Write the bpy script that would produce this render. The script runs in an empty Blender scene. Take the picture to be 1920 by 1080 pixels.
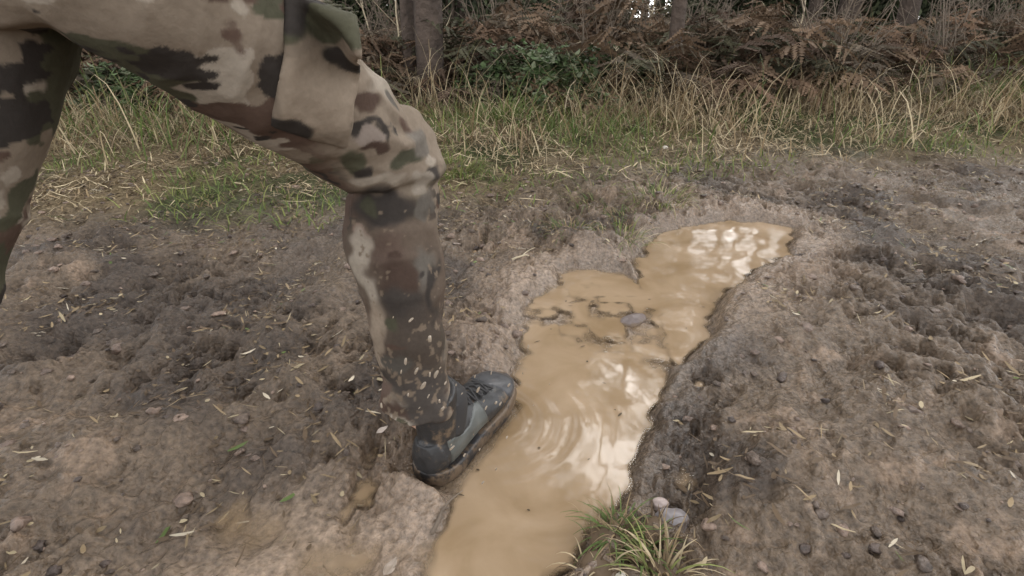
import bpy, bmesh, math, random
import numpy as np
from mathutils import Vector, Matrix
from mathutils.bvhtree import BVHTree

random.seed(7)
RNG = np.random.default_rng(7)
SC = bpy.context.scene
C = SC.collection

# ------------------------------------------------------------------ camera
FPX = 1000.0            # focal length in pixels of the 1920-wide photograph
CAM_H = 0.75
PITCH = math.atan(0.50)
cam_d = bpy.data.cameras.new("camera")
cam = bpy.data.objects.new("camera", cam_d)
C.objects.link(cam)
cam.location = (0, 0, CAM_H)
cam.rotation_euler = (math.pi / 2 - PITCH, 0, 0)
cam_d.sensor_width = 36.0
cam_d.lens = 36.0 * FPX / 1920.0
cam_d.clip_start = 0.02
cam_d.clip_end = 500
SC.camera = cam

# ------------------------------------------------------------------ light (overcast)
SUN_EL, SUN_AZ = 40.0, 27.0         # azimuth clockwise from +Y
w = bpy.data.worlds.new("World")
SC.world = w
w.use_nodes = True
nt = w.node_tree
sky = nt.nodes.new("ShaderNodeTexSky")
sky.sky_type = 'NISHITA'
sky.sun_disc = False
sky.sun_elevation = math.radians(SUN_EL)
sky.sun_rotation = math.radians(SUN_AZ)
sky.dust_density = 2.5
hs = nt.nodes.new("ShaderNodeHueSaturation")
hs.inputs['Saturation'].default_value = 0.10
nt.links.new(sky.outputs[0], hs.inputs['Color'])
bg = nt.nodes['Background']
nt.links.new(hs.outputs[0], bg.inputs['Color'])
bg.inputs['Strength'].default_value = 0.15
sun_d = bpy.data.lights.new("sun", 'SUN')
sun_d.energy = 0.5
sun_d.angle = math.radians(30)
sun_d.color = (1.0, 0.95, 0.88)
sun = bpy.data.objects.new("sun", sun_d)
C.objects.link(sun)
sun.rotation_euler = (math.radians(90 - SUN_EL), 0, math.radians(180 - SUN_AZ))
SC.view_settings.view_transform = 'Standard'
SC.view_settings.look = 'None'
SC.view_settings.gamma = 1.0
SC.view_settings.exposure = 2.1
SC.cycles.max_bounces = 6
SC.cycles.transparent_max_bounces = 8

# ------------------------------------------------------------------ helpers
FWD = np.array([0, math.cos(PITCH), -math.sin(PITCH)])
DWN = np.array([0, -math.sin(PITCH), -math.cos(PITCH)])
RGT = np.array([1.0, 0, 0])
CAMP = np.array([0, 0, CAM_H])

def ray(px, py):
    return FWD + RGT * (px - 960) / FPX + DWN * (py - 540) / FPX

def at(px, py, z=0.0):                      # point of the photo on the level z
    r = ray(px, py)
    return CAMP + r * ((z - CAM_H) / r[2])

def U(px, py, depth):                       # point of the photo at a forward depth
    return CAMP + ray(px, py) * depth

def sstep(a, b, x):
    t = np.clip((x - a) / (b - a), 0, 1)
    return t * t * (3 - 2 * t)

def _hash(ix, iy, iz, seed):
    h = (ix.astype(np.int64) * 374761393 + iy.astype(np.int64) * 668265263 + iz.astype(np.int64) * 2147483647 % 4294967291 + seed * 1274126177) & 0xFFFFFFFF
    h = ((h ^ (h >> 13)) * 1274126177) & 0xFFFFFFFF
    h = ((h ^ (h >> 16)) * 2246822519) & 0xFFFFFFFF
    return ((h ^ (h >> 15)) & 0xFFFFFF) / float(0xFFFFFF)

def noise3(p, s, seed=0):                   # value noise -1..1, cell size s
    p = p / s
    i = np.floor(p).astype(np.int64)
    f = p - i
    f = f * f * f * (f * (f * 6 - 15) + 10)
    r = 0
    for dx in (0, 1):
        wx = f[:, 0] if dx else 1 - f[:, 0]
        for dy in (0, 1):
            wy = f[:, 1] if dy else 1 - f[:, 1]
            for dz in (0, 1):
                wz = f[:, 2] if dz else 1 - f[:, 2]
                r = r + wx * wy * wz * _hash(i[:, 0] + dx, i[:, 1] + dy, i[:, 2] + dz, seed)
    return r * 2 - 1

def noise2(x, y, s, seed=0, rot=0.0):
    c, sn = math.cos(rot), math.sin(rot)
    u = (x * c + y * sn) / s + 17.3 * seed
    v = (-x * sn + y * c) / s - 9.1 * seed
    iu = np.floor(u).astype(np.int64); iv = np.floor(v).astype(np.int64)
    fu = u - iu; fv = v - iv
    fu = fu * fu * fu * (fu * (fu * 6 - 15) + 10); fv = fv * fv * fv * (fv * (fv * 6 - 15) + 10)
    z = np.zeros_like(iu)
    a = _hash(iu, iv, z, seed); b = _hash(iu + 1, iv, z, seed)
    c2 = _hash(iu, iv + 1, z, seed); d = _hash(iu + 1, iv + 1, z, seed)
    return ((a * (1 - fu) + b * fu) * (1 - fv) + (c2 * (1 - fu) + d * fu) * fv) * 2 - 1

def fbm2(x, y, s, octv=4, seed=0, gain=0.5):
    r = 0; a = 1.0; t = 0
    for k in range(octv):
        r = r + a * noise2(x, y, s, seed + k, rot=0.7 * k + 0.3); t += a
        a *= gain; s *= 0.5
    return r / t

def mesh_np(name, V, F, mat, parent=None, col=None, smooth=True, link=True):
    V = np.asarray(V, dtype=np.float32); me = bpy.data.meshes.new(name)
    if isinstance(F, np.ndarray):
        k = F.shape[1]; n = F.shape[0]
        me.vertices.add(len(V)); me.vertices.foreach_set('co', V.ravel())
        me.loops.add(n * k); me.loops.foreach_set('vertex_index', F.astype(np.int32).ravel())
        me.polygons.add(n)
        me.polygons.foreach_set('loop_start', np.arange(0, n * k, k, dtype=np.int32))
        me.polygons.foreach_set('loop_total', np.full(n, k, dtype=np.int32))
        me.update(calc_edges=True); me.validate()
    else:
        me.from_pydata([tuple(map(float, v)) for v in V], [], F)
    me.polygons.foreach_set('use_smooth', np.full(len(me.polygons), smooth, dtype=bool))
    if col is not None:
        put_col(me, col)
    me.materials.append(mat)
    if not link:
        return me
    return obj(name, me, parent)

def put_col(me, col, name='Col'):
    ca = me.color_attributes.new(name, 'FLOAT_COLOR', 'POINT')
    c4 = np.ones((len(me.vertices), 4), dtype=np.float32)
    c4[:, :3] = col
    ca.data.foreach_set('color', c4.ravel())

def put_val(me, val, name):
    a = me.attributes.new(name, 'FLOAT', 'POINT')
    a.data.foreach_set('value', np.asarray(val, dtype=np.float32))

def obj(name, me, parent=None):
    o = bpy.data.objects.new(name, me); C.objects.link(o)
    if parent is not None:
        o.parent = parent
    return o

def empty(name, loc=(0, 0, 0), rz=0.0):
    o = bpy.data.objects.new(name, None); C.objects.link(o)
    o.location = loc; o.rotation_euler = (0, 0, rz); o.empty_display_size = 0.1
    return o

def tag(o, label=None, cat=None, group=None, kind=None):
    if label: o['label'] = label
    if cat: o['category'] = cat
    if group: o['group'] = group
    if kind: o['kind'] = kind
    return o

def copy_tree(o, parent=None):
    c = o.copy(); C.objects.link(c)
    if parent is not None: c.parent = parent
    for ch in list(o.children):
        copy_tree(ch, c)
    return c

def get_v(me):
    a = np.empty(len(me.vertices) * 3, dtype=np.float32); me.vertices.foreach_get('co', a)
    return a.reshape(-1, 3).astype(np.float64)

def set_v(me, V):
    me.vertices.foreach_set('co', np.asarray(V, dtype=np.float32).ravel()); me.update()

def get_n(me):
    a = np.empty(len(me.vertices) * 3, dtype=np.float32); me.vertices.foreach_get('normal', a)
    return a.reshape(-1, 3).astype(np.float64)

def spline(P, R, n):
    """Catmull-Rom through points P with radii R, n samples per span"""
    P = np.asarray(P, float); R = np.asarray(R, float)
    if R.ndim == 1: R = np.stack([R, R], 1)
    Q = np.hstack([P, R]); out = []
    for i in range(len(Q) - 1):
        p0 = Q[max(i - 1, 0)]; p1 = Q[i]; p2 = Q[i + 1]; p3 = Q[min(i + 2, len(Q) - 1)]
        for k in range(n):
            t = k / n
            out.append(0.5 * ((2 * p1) + (-p0 + p2) * t + (2 * p0 - 5 * p1 + 4 * p2 - p3) * t * t + (-p0 + 3 * p1 - 3 * p2 + p3) * t ** 3))
    out.append(Q[-1]); out = np.array(out)
    return out[:, :3], np.maximum(out[:, 3:], 1e-4)

def tube(P, R, n=8, seg=16, side=(1, 0, 0), cap=True):
    """closed loft; R may be a radius per point or (across, along) pairs, 'across' lies along side"""
    P, R = spline(P, R, n)
    T = np.gradient(P, axis=0); T /= np.linalg.norm(T, axis=1)[:, None] + 1e-12
    s = np.asarray(side, float)
    V = []; F = []
    for i in range(len(P)):
        t = T[i]; a = s - t * np.dot(s, t)
        if np.linalg.norm(a) < 1e-3: a = np.cross(t, [0.3, 0.9, 0.2])
        a /= np.linalg.norm(a); b = np.cross(t, a)
        for k in range(seg):
            an = 2 * math.pi * k / seg
            V.append(P[i] + a * math.cos(an) * R[i, 0] + b * math.sin(an) * R[i, 1])
    for i in range(len(P) - 1):
        for k in range(seg):
            F.append((i * seg + k, i * seg + (k + 1) % seg, (i + 1) * seg + (k + 1) % seg, (i + 1) * seg + k))
    if cap:
        F.append(tuple(range(seg - 1, -1, -1)))
        F.append(tuple((len(P) - 1) * seg + k for k in range(seg)))
    return V, F

class MB:
    def __init__(s): s.V = []; s.F = []; s.c = []
    def add(s, VF, col=None):
        V, F = VF; o = len(s.V)
        s.V += [tuple(map(float, v)) for v in V]; s.F += [tuple(i + o for i in f) for f in F]
        s.c += [col or (1, 1, 1)] * len(V)
        return s
    def ball(s, c, r, seg=16, rings=10):
        V = []; F = []; c = np.asarray(c, float); r = np.asarray(r, float) * np.ones(3)
        V.append(c + (0, 0, r[2]))
        for i in range(1, rings):
            th = math.pi * i / rings
            for k in range(seg):
                ph = 2 * math.pi * k / seg
                V.append(c + r * (math.sin(th) * math.cos(ph), math.sin(th) * math.sin(ph), math.cos(th)))
        V.append(c - (0, 0, r[2]))
        for k in range(seg):
            F.append((0, 1 + k, 1 + (k + 1) % seg))
            F.append((len(V) - 1, len(V) - 1 - seg + (k + 1) % seg, len(V) - 1 - seg + k))
        for i in range(rings - 2):
            for k in range(seg):
                a = 1 + i * seg + k; b = 1 + i * seg + (k + 1) % seg
                F.append((a, a + seg, b + seg, b))
        return s.add((V, F))
    def mesh(s, name, mat, smooth=True, col=False):
        me = bpy.data.meshes.new(name); me.from_pydata(s.V, [], s.F); me.update()
        me.polygons.foreach_set('use_smooth', np.full(len(me.polygons), smooth, dtype=bool))
        if col: put_col(me, np.array(s.c))
        me.materials.append(mat)
        return me

def remesh(me, voxel, smooth=6, factor=0.5):
    o = bpy.data.objects.new("tmp", me); C.objects.link(o)
    m = o.modifiers.new("r", 'REMESH'); m.mode = 'VOXEL'; m.voxel_size = voxel
    if smooth:
        k = o.modifiers.new("s", 'SMOOTH'); k.iterations = smooth; k.factor = factor
    dg = bpy.context.evaluated_depsgraph_get()
    r = bpy.data.meshes.new_from_object(o.evaluated_get(dg))
    mat = me.materials[0] if len(me.materials) else None
    bpy.data.objects.remove(o); bpy.data.meshes.remove(me)
    if len(r.materials) == 0 and mat: r.materials.append(mat)
    r.polygons.foreach_set('use_smooth', np.full(len(r.polygons), True, dtype=bool))
    r.update()
    return r

# ------------------------------------------------------------------ materials
def mat(name, color=(0.5, 0.5, 0.5), rough=0.6, attr=None, spec=0.5, noise=None, bump=None, trans=0.0, metal=0.0, ior=1.45, dirt=None):
    m = bpy.data.materials.new(name); m.use_nodes = True
    n = m.node_tree.nodes; L = m.node_tree.links
    b = n['Principled BSDF']
    b.inputs['Roughness'].default_value = rough
    b.inputs['Specular IOR Level'].default_value = spec
    b.inputs['Metallic'].default_value = metal
    b.inputs['IOR'].default_value = ior
    tc = n.new('ShaderNodeTexCoord')
    if attr:
        a = n.new('ShaderNodeAttribute'); a.attribute_name = attr; src = a.outputs['Color']
    else:
        a = n.new('ShaderNodeRGB'); a.outputs[0].default_value = (*color, 1); src = a.outputs[0]
    if noise:                               # (scale, amount)
        t = n.new('ShaderNodeTexNoise'); t.inputs['Scale'].default_value = noise[0]; t.inputs['Detail'].default_value = 6
        L.new(tc.outputs['Object'], t.inputs['Vector'])
        mr = n.new('ShaderNodeMapRange'); mr.inputs['From Min'].default_value = 0.25; mr.inputs['From Max'].default_value = 0.75
        mr.inputs['To Min'].default_value = 1 - noise[1]; mr.inputs['To Max'].default_value = 1 + noise[1]
        L.new(t.outputs['Fac'], mr.inputs['Value'])
        mx = n.new('ShaderNodeVectorMath'); mx.operation = 'SCALE'
        L.new(src, mx.inputs[0]); L.new(mr.outputs[0], mx.inputs['Scale']); src = mx.outputs[0]
    if dirt:                                # (colour, scale, threshold): caked mud in patches and specks
        t = n.new('ShaderNodeTexNoise'); t.inputs['Scale'].default_value = dirt[1]; t.inputs['Detail'].default_value = 9; t.inputs['Roughness'].default_value = 0.68
        L.new(tc.outputs['Object'], t.inputs['Vector'])
        mr = n.new('ShaderNodeMapRange'); mr.inputs['From Min'].default_value = dirt[2]; mr.inputs['From Max'].default_value = dirt[2] + 0.07
        L.new(t.outputs['Fac'], mr.inputs['Value'])
        mx = n.new('ShaderNodeMix'); mx.data_type = 'RGBA'; mx.inputs['B'].default_value = (*dirt[0], 1)
        L.new(mr.outputs[0], mx.inputs['Factor']); L.new(src, mx.inputs['A']); src = mx.outputs['Result']
    L.new(src, b.inputs['Base Color'])
    if bump:                                # list of (scale, strength, distance)
        prev = None
        for sc, st, di in bump:
            t = n.new('ShaderNodeTexNoise'); t.inputs['Scale'].default_value = sc; t.inputs['Detail'].default_value = 5
            L.new(tc.outputs['Object'], t.inputs['Vector'])
            bp = n.new('ShaderNodeBump'); bp.inputs['Strength'].default_value = st; bp.inputs['Distance'].default_value = di
            L.new(t.outputs['Fac'], bp.inputs['Height'])
            if prev: L.new(prev.outputs[0], bp.inputs['Normal'])
            prev = bp
        L.new(prev.outputs[0], b.inputs['Normal'])
    if trans > 0:
        tr = n.new('ShaderNodeBsdfTranslucent'); L.new(src, tr.inputs['Color'])
        ms = n.new('ShaderNodeMixShader'); ms.inputs[0].default_value = trans
        L.new(b.outputs[0], ms.inputs[1]); L.new(tr.outputs[0], ms.inputs[2])
        L.new(ms.outputs[0], n['Material Output'].inputs['Surface'])
    return m

M_mud = mat("wet_mud", attr='Col', rough=0.5, noise=(95, 0.52), bump=[(45, 0.4, 0.02), (150, 0.8, 0.008)])
_n = M_mud.node_tree.nodes; _a = _n.new('ShaderNodeAttribute'); _a.attribute_name = 'rough'
M_mud.node_tree.links.new(_a.outputs['Fac'], _n['Principled BSDF'].inputs['Roughness'])
_a = _n.new('ShaderNodeAttribute'); _a.attribute_name = 'gloss'; M_mud.node_tree.links.new(_a.outputs['Fac'], _n['Principled BSDF'].inputs['Specular IOR Level'])
M_blade = mat("grass_blade", spec=0.15, attr='Col', rough=0.55, trans=0.25)
M_leaf = mat("leaf", spec=0.15, attr='Col', rough=0.5, trans=0.2)
M_dead = mat("dead_frond", spec=0.15, attr='Col', rough=0.8, trans=0.15)
M_litter = mat("litter", spec=0.15, attr='Col', rough=0.5)
M_bark = mat("bark", (0.072, 0.052, 0.040), 0.9, noise=(9, 0.5), bump=[(25, 0.9, 0.03), (90, 0.5, 0.01)])
M_bark2 = mat("grey_bark", (0.10, 0.088, 0.075), 0.9, noise=(14, 0.45), bump=[(30, 0.8, 0.03)])
M_stem = mat("dry_stem", (0.46, 0.38, 0.26), 0.7, noise=(20, 0.3))
M_twig = mat("twig", (0.15, 0.115, 0.085), 0.8, noise=(20, 0.3))
M_camo = mat("camouflage_cloth", attr='Col', rough=0.85, spec=0.2, noise=(160, 0.10), bump=[(28, 0.35, 0.012), (900, 0.25, 0.0008)])
M_jacket = mat("jacket_cloth", (0.12, 0.10, 0.07), 0.85, noise=(12, 0.5), bump=[(25, 0.5, 0.02)])
M_skin = mat("skin", (0.52, 0.32, 0.23), 0.5, noise=(30, 0.08))
M_hair = mat("hair", (0.05, 0.035, 0.025), 0.6, noise=(80, 0.4), bump=[(120, 0.8, 0.01)])
M_eye = mat("eye", (0.7, 0.7, 0.68), 0.2)
M_shoe = mat("shoe_upper", dirt=((0.115, 0.082, 0.055), 22, 0.54), color=(0.027, 0.026, 0.026), rough=0.42, noise=(40, 0.45), bump=[(60, 0.3, 0.006), (500, 0.3, 0.001)])
M_panel = mat("shoe_side_panel", dirt=((0.115, 0.082, 0.055), 26, 0.60), color=(0.088, 0.092, 0.085), rough=0.35, noise=(25, 0.3), bump=[(40, 0.25, 0.006)])
M_toe = mat("shoe_toe_cap", dirt=((0.115, 0.082, 0.055), 26, 0.60), color=(0.045, 0.044, 0.046), rough=0.35, noise=(30, 0.3), bump=[(60, 0.3, 0.005)])
M_sole = mat("shoe_sole", dirt=((0.115, 0.080, 0.052), 18, 0.44), color=(0.022, 0.02, 0.02), rough=0.5, noise=(40, 0.5), bump=[(80, 0.4, 0.006)])
M_lace = mat("lace", (0.03, 0.028, 0.028), 0.7)
M_drop = mat("muddy_drop", (0.50, 0.42, 0.33), 0.1, ior=1.33)
M_drop.node_tree.nodes['Principled BSDF'].inputs['Transmission Weight'].default_value = 0.45
M_stone = mat("stone", dirt=((0.115, 0.082, 0.055), 30, 0.56), attr='Col', rough=0.45, noise=(35, 0.25), bump=[(50, 0.5, 0.008)])

# water: turbid tan water that thins out to nothing at its edge
M_water = bpy.data.materials.new("muddy_water"); M_water.use_nodes = True
n = M_water.node_tree.nodes; L = M_water.node_tree.links; b = n['Principled BSDF']
tc = n.new('ShaderNodeTexCoord')
t1 = n.new('ShaderNodeTexNoise'); t1.inputs['Scale'].default_value = 6; t1.inputs['Detail'].default_value = 5; t1.inputs['Distortion'].default_value = 0.8
L.new(tc.outputs['Object'], t1.inputs['Vector'])
cr = n.new('ShaderNodeValToRGB')
cr.color_ramp.elements[0].position = 0.30; cr.color_ramp.elements[0].color = (0.215, 0.145, 0.080, 1)
cr.color_ramp.elements[1].position = 0.72; cr.color_ramp.elements[1].color = (0.335, 0.243, 0.158, 1)
L.new(t1.outputs['Fac'], cr.inputs['Fac']); L.new(cr.outputs[0], b.inputs['Base Color'])
b.inputs['Specular IOR Level'].default_value = 0.30; b.inputs['Roughness'].default_value = 0.07; b.inputs['IOR'].default_value = 1.33
t2 = n.new('ShaderNodeTexNoise'); t2.inputs['Scale'].default_value = 8; t2.inputs['Detail'].default_value = 3
L.new(tc.outputs['Object'], t2.inputs['Vector'])
bp = n.new('ShaderNodeBump'); bp.inputs['Strength'].default_value = 0.10; bp.inputs['Distance'].default_value = 0.010
L.new(t2.outputs['Fac'], bp.inputs['Height']); L.new(bp.outputs[0], b.inputs['Normal'])
at_ = n.new('ShaderNodeAttribute'); at_.attribute_name = 'depth'
mr = n.new('ShaderNodeMapRange'); mr.interpolation_type = 'SMOOTHSTEP'
mr.inputs['From Min'].default_value = 0.0; mr.inputs['From Max'].default_value = 0.028
L.new(at_.outputs['Fac'], mr.inputs['Value'])
tr = n.new('ShaderNodeBsdfTransparent'); ms = n.new('ShaderNodeMixShader')
L.new(mr.outputs[0], ms.inputs[0]); L.new(tr.outputs[0], ms.inputs[1]); L.new(b.outputs[0], ms.inputs[2])
L.new(ms.outputs[0], n['Material Output'].inputs['Surface'])

# ------------------------------------------------------------------ ground
def poly_px(pts):
    return np.array([at(px, py, 0)[:2] for px, py in pts])

PUD_MAIN = poly_px([(790, 1300), (826, 1080), (818, 1010), (815, 930), (850, 860), (905, 800), (950, 740), (975, 660), (988, 590), (1015, 530),
                    (1070, 500), (1130, 500), (1200, 515), (1250, 545), (1256, 600), (1250, 650), (1228, 700), (1212, 770), (1194, 850),
                    (1140, 915), (1085, 990), (1020, 1065), (990, 1300)])
PUD_RIGHT = poly_px([(1192, 485), (1228, 436), (1290, 415), (1400, 405), (1500, 420), (1480, 470), (1390, 520), (1330, 590), (1285, 660), (1262, 678),
                     (1225, 650), (1215, 560)])
PUDS = [PUD_MAIN, PUD_RIGHT]
WATER_Z = -0.014

def sdist(x, y, P):
    """signed distance to polygon, negative inside"""
    d = np.full(x.shape, 1e9); ins = np.zeros(x.shape, bool)
    for i in range(len(P)):
        a = P[i]; b_ = P[(i + 1) % len(P)]; e = b_ - a
        t = np.clip(((x - a[0]) * e[0] + (y - a[1]) * e[1]) / (e @ e), 0, 1)
        d = np.minimum(d, (x - a[0] - t * e[0]) ** 2 + (y - a[1] - t * e[1]) ** 2)
        c = ((a[1] > y) != (b_[1] > y)) & (x < (b_[0] - a[0]) * (y - a[1]) / (b_[1] - a[1] + 1e-12) + a[0])
        ins ^= c
    d = np.sqrt(d)
    return np.where(ins, -d, d)

HEEL = at(800, 893); TOE = at(948, 728)
FDIR = (TOE - HEEL)[:2] / np.linalg.norm((TOE - HEEL)[:2])

def verge_shift(x):
    return 0.32 * np.clip(x, -1.3, 1.8) + 0.03 * x

def ground(x, y, full=False):
    x = np.asarray(x, float); y = np.asarray(y, float)
    # wobble the outline a little so the rims are ragged
    wx = x + 0.03 * noise2(x, y, 0.11, 31) + 0.012 * noise2(x, y, 0.035, 32)
    wy = y + 0.03 * noise2(x, y, 0.11, 33) + 0.012 * noise2(x, y, 0.035, 34)
    near = (np.abs(x) < 4) & (y < 5)
    sd = np.full(x.shape, 5.0); s2 = np.full(x.shape, 5.0)
    if near.any():
        sd[near] = sdist(wx[near], wy[near], PUD_MAIN); s2[near] = sdist(wx[near], wy[near], PUD_RIGHT)
    s = np.minimum(sd, s2)
    vs = verge_shift(x)
    churn = sstep(0.0, 0.12, s) * (1 - sstep(2.0, 3.0, y - vs))       # churned mud of the track
    grassy = sstep(2.1, 2.9, y - vs + 0.25 * noise2(x, y, 0.7, 5))
    relief = 0.030 * noise2(x, y, 0.34, 1) + 0.020 * noise2(x, y, 0.13, 2, 0.6)
    r1 = 1 - np.abs(noise2(x, y, 0.085, 3, 1.1)); r2 = 1 - np.abs(noise2(x, y, 0.04, 4, 0.4))
    clod = 0.018 * (r1 - 0.5) + 0.013 * noise2(x, y, 0.045, 6) + 0.010 * (r2 - 0.5) + 0.006 * noise2(x, y, 0.02, 7) + 0.0028 * noise2(x, y, 0.012, 8)
    u_ = 0.42 * x + 0.91 * y; v_ = 0.91 * x - 0.42 * y
    clod = clod * 0.85 + 0.010 * (1 - 2 * np.abs(noise2(u_ / 2.2, v_, 0.05, 12))) + 0.008 * (1 - 2 * np.abs(noise2(u_ / 1.6 + v_ * 0.5, v_, 0.026, 13))) + 0.008 * sstep(0.1, 0.35, noise2(x, y, 0.07, 14)) - 0.014 * sstep(0.3, 0.6, noise2(x, y, 0.10, 15)) + 0.005 * (1 - 2 * np.abs(noise2(x, y, 0.017, 16)))
    wetm = sstep(-0.45, 0.15, noise2(x, y, 0.42, 18) + 0.5 * noise2(x, y, 0.17, 19))
    slick = 0.36 + 0.74 * wetm
    clod = 1.6 * clod * slick; clod = np.where(clod > 0.016, 0.016 + 0.5 * (clod - 0.016), clod)
    h = 0.012 + (relief + clod) * (0.25 + 0.75 * churn)
    # pale slurry to the left of the puddle, smooth and low
    silt = np.exp(-(((x + 0.29) / 0.22) ** 2 + ((y - 0.54) / 0.16) ** 2) * (1 + 0.5 * noise2(x, y, 0.13, 17)))
    silt2 = (1 - sstep(0.0, 0.10, sd)) 
    h = h * (1 - 0.82 * np.clip(silt, 0, 1)) - 0.031 * silt * (0.8 + 0.5 * noise2(x, y, 0.09, 21))
    # basins
    basin = 1 - sstep(-0.045, 0.045, s)
    h = h - 0.068 * basin
    # shoal of silt at the far end of the main puddle, pricked by clods
    c = at(1125, 575)
    shoal = np.exp(-(((x - c[0]) / 0.24) ** 2 + ((y - c[1]) / 0.24) ** 2))
    h = h + shoal * (0.014 * (1 - sstep(-0.02, 0.04, sd)) + 0.017 * noise2(x, y, 0.13, 41) + 0.014 * (1 - 2 * np.abs(noise2(x, y, 0.045, 42))) + 0.008 * noise2(x, y, 0.02, 43)) * (1 - sstep(-0.02, 0.05, -s2))
    # trampled dark bank to the right of the puddle
    h = h + 0.035 * sstep(0.02, 0.20, sd) * sstep(0.15, 0.45, x - 0.35 * (y - 0.7)) * (1 - sstep(1.2, 1.8, y))
    # verge and woodland floor
    h = h + 0.12 * sstep(2.1, 4.2, y - vs) + 0.06 * noise2(x, y, 1.7, 9) * sstep(2.5, 5, y) + 0.25 * sstep(5, 14, y) + 0.4 * noise2(x, y, 9.0, 10) * sstep(8, 20, y)
    h = h + grassy * 0.012 * noise2(x, y, 0.09, 11)
    # under the shoe
    fx = (x - HEEL[0]) * FDIR[0] + (y - HEEL[1]) * FDIR[1]; fy = -(x - HEEL[0]) * FDIR[1] + (y - HEEL[1]) * FDIR[0]
    q = np.sqrt((np.clip(np.abs(fx - 0.14) - 0.13, 0, 9)) ** 2 + (np.clip(np.abs(fy) - 0.04, 0, 9)) ** 2)
    f = 1 - sstep(0.0, 0.05, q)
    h = h * (1 - f) + f * (-0.024) + 0.016 * np.exp(-((q - 0.045) / 0.016) ** 2) * sstep(0.01, 0.08, sd + 0.04 * noise2(x, y, 0.05, 20))
    if full:
        return h, sd, s2, silt, shoal, grassy, churn, wetm
    return h

def H1(x, y):
    return float(ground(np.array([x]), np.array([y]))[0])

def axis(segs):
    out = []
    for a, b_, st in segs:
        out += list(np.linspace(a, b_, max(1, int(round((b_ - a) / st))), endpoint=False))
    out.append(segs[-1][1]); return np.array(out)

def growing(a, b_, st, g):
    out = [a]
    while abs(out[-1] - a) < abs(b_ - a):
        out.append(out[-1] + (st if b_ > a else -st)); st *= g
    return out

gx = np.concatenate([growing(-3.6, -140, 0.03, 1.12)[::-1][:-1], axis([(-3.6, -1.1, 0.012), (-1.1, 1.3, 0.004), (1.3, 3.8, 0.012)])[:-1], growing(3.8, 140, 0.03, 1.12)])
gy = np.concatenate([growing(0.15, -60, 0.02, 1.2)[::-1][:-1], axis([(0.15, 1.5, 0.0036), (1.5, 1.8, 0.006), (1.8, 2.8, 0.009), (2.8, 5.5, 0.022)])[:-1], growing(5.5, 200, 0.03, 1.07)])
X, Y = np.meshgrid(gx, gy); x = X.ravel(); y = Y.ravel()
h, sd, s2, silt, shoal, grassy, churn, wetm = ground(x, y, True)
nx, ny = len(gx), len(gy)
ii = np.arange(nx * ny).reshape(ny, nx)
F = np.stack([ii[:-1, :-1].ravel(), ii[:-1, 1:].ravel(), ii[1:, 1:].ravel(), ii[1:, :-1].ravel()], 1)
c_mud = np.array([0.118, 0.084, 0.056]); c_dark = np.array([0.058, 0.041, 0.029]); c_silt = np.array([0.315, 0.232, 0.165])
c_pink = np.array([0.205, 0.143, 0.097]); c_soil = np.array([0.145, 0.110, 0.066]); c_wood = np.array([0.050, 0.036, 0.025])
def mix(a, b_, t): return a * (1 - t[:, None]) + b_ * t[:, None]
col = np.tile(c_mud, (len(x), 1))
nA = fbm2(x, y, 0.30, 4, 51); nB = fbm2(x, y, 0.06, 3, 55)
col = mix(col, c_dark, sstep(-0.1, 0.45, nA))
col = mix(col, c_pink, 0.8 * sstep(0.05, 0.5, nB) * sstep(0.0, 0.5, -nA + 0.15))
rim = 1 - sstep(0.02, 0.30, np.minimum(sd, s2) + 0.10 * nA)
col = mix(col, c_pink, 0.85 * rim * (1 - sstep(0.1, 0.3, x - 0.35 * (y - 0.7)) * (1 - sstep(1.0, 1.5, y))))
col = mix(col, c_silt, np.clip(silt * 1.1 + 0.3 * nB * (silt > 0.2), 0, 1) * 0.8)
col = mix(col, c_silt, np.clip(shoal * 1.3, 0, 1) * 0.75)
col = mix(col, c_silt, (1 - sstep(-0.02, 0.04, np.minimum(sd, s2))) * 0.6)
col = mix(col, mix(np.tile(c_soil, (len(x), 1)), np.array([0.05, 0.055, 0.025]), sstep(-0.1, 0.4, fbm2(x, y, 0.5, 3, 61))), grassy)
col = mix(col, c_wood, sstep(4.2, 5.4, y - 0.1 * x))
rough = 0.50 - 0.24 * (1 - wetm) - 0.14 * sstep(-0.1, 0.4, fbm2(x, y, 0.15, 3, 71)) - 0.12 * np.clip(rim + silt + shoal, 0, 1)
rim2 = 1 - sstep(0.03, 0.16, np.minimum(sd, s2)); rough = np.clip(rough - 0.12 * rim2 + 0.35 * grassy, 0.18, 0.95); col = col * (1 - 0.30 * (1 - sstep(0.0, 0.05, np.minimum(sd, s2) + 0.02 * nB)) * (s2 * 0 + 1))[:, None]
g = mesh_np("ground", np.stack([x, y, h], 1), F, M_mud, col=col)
put_val(g.data, rough, 'rough'); put_val(g.data, (0.40 + 0.35 * rim2) * (1 - 0.9 * grassy) * (1 - 0.9 * sstep(3, 5, y)), 'gloss'); tag(g, kind='structure')

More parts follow.
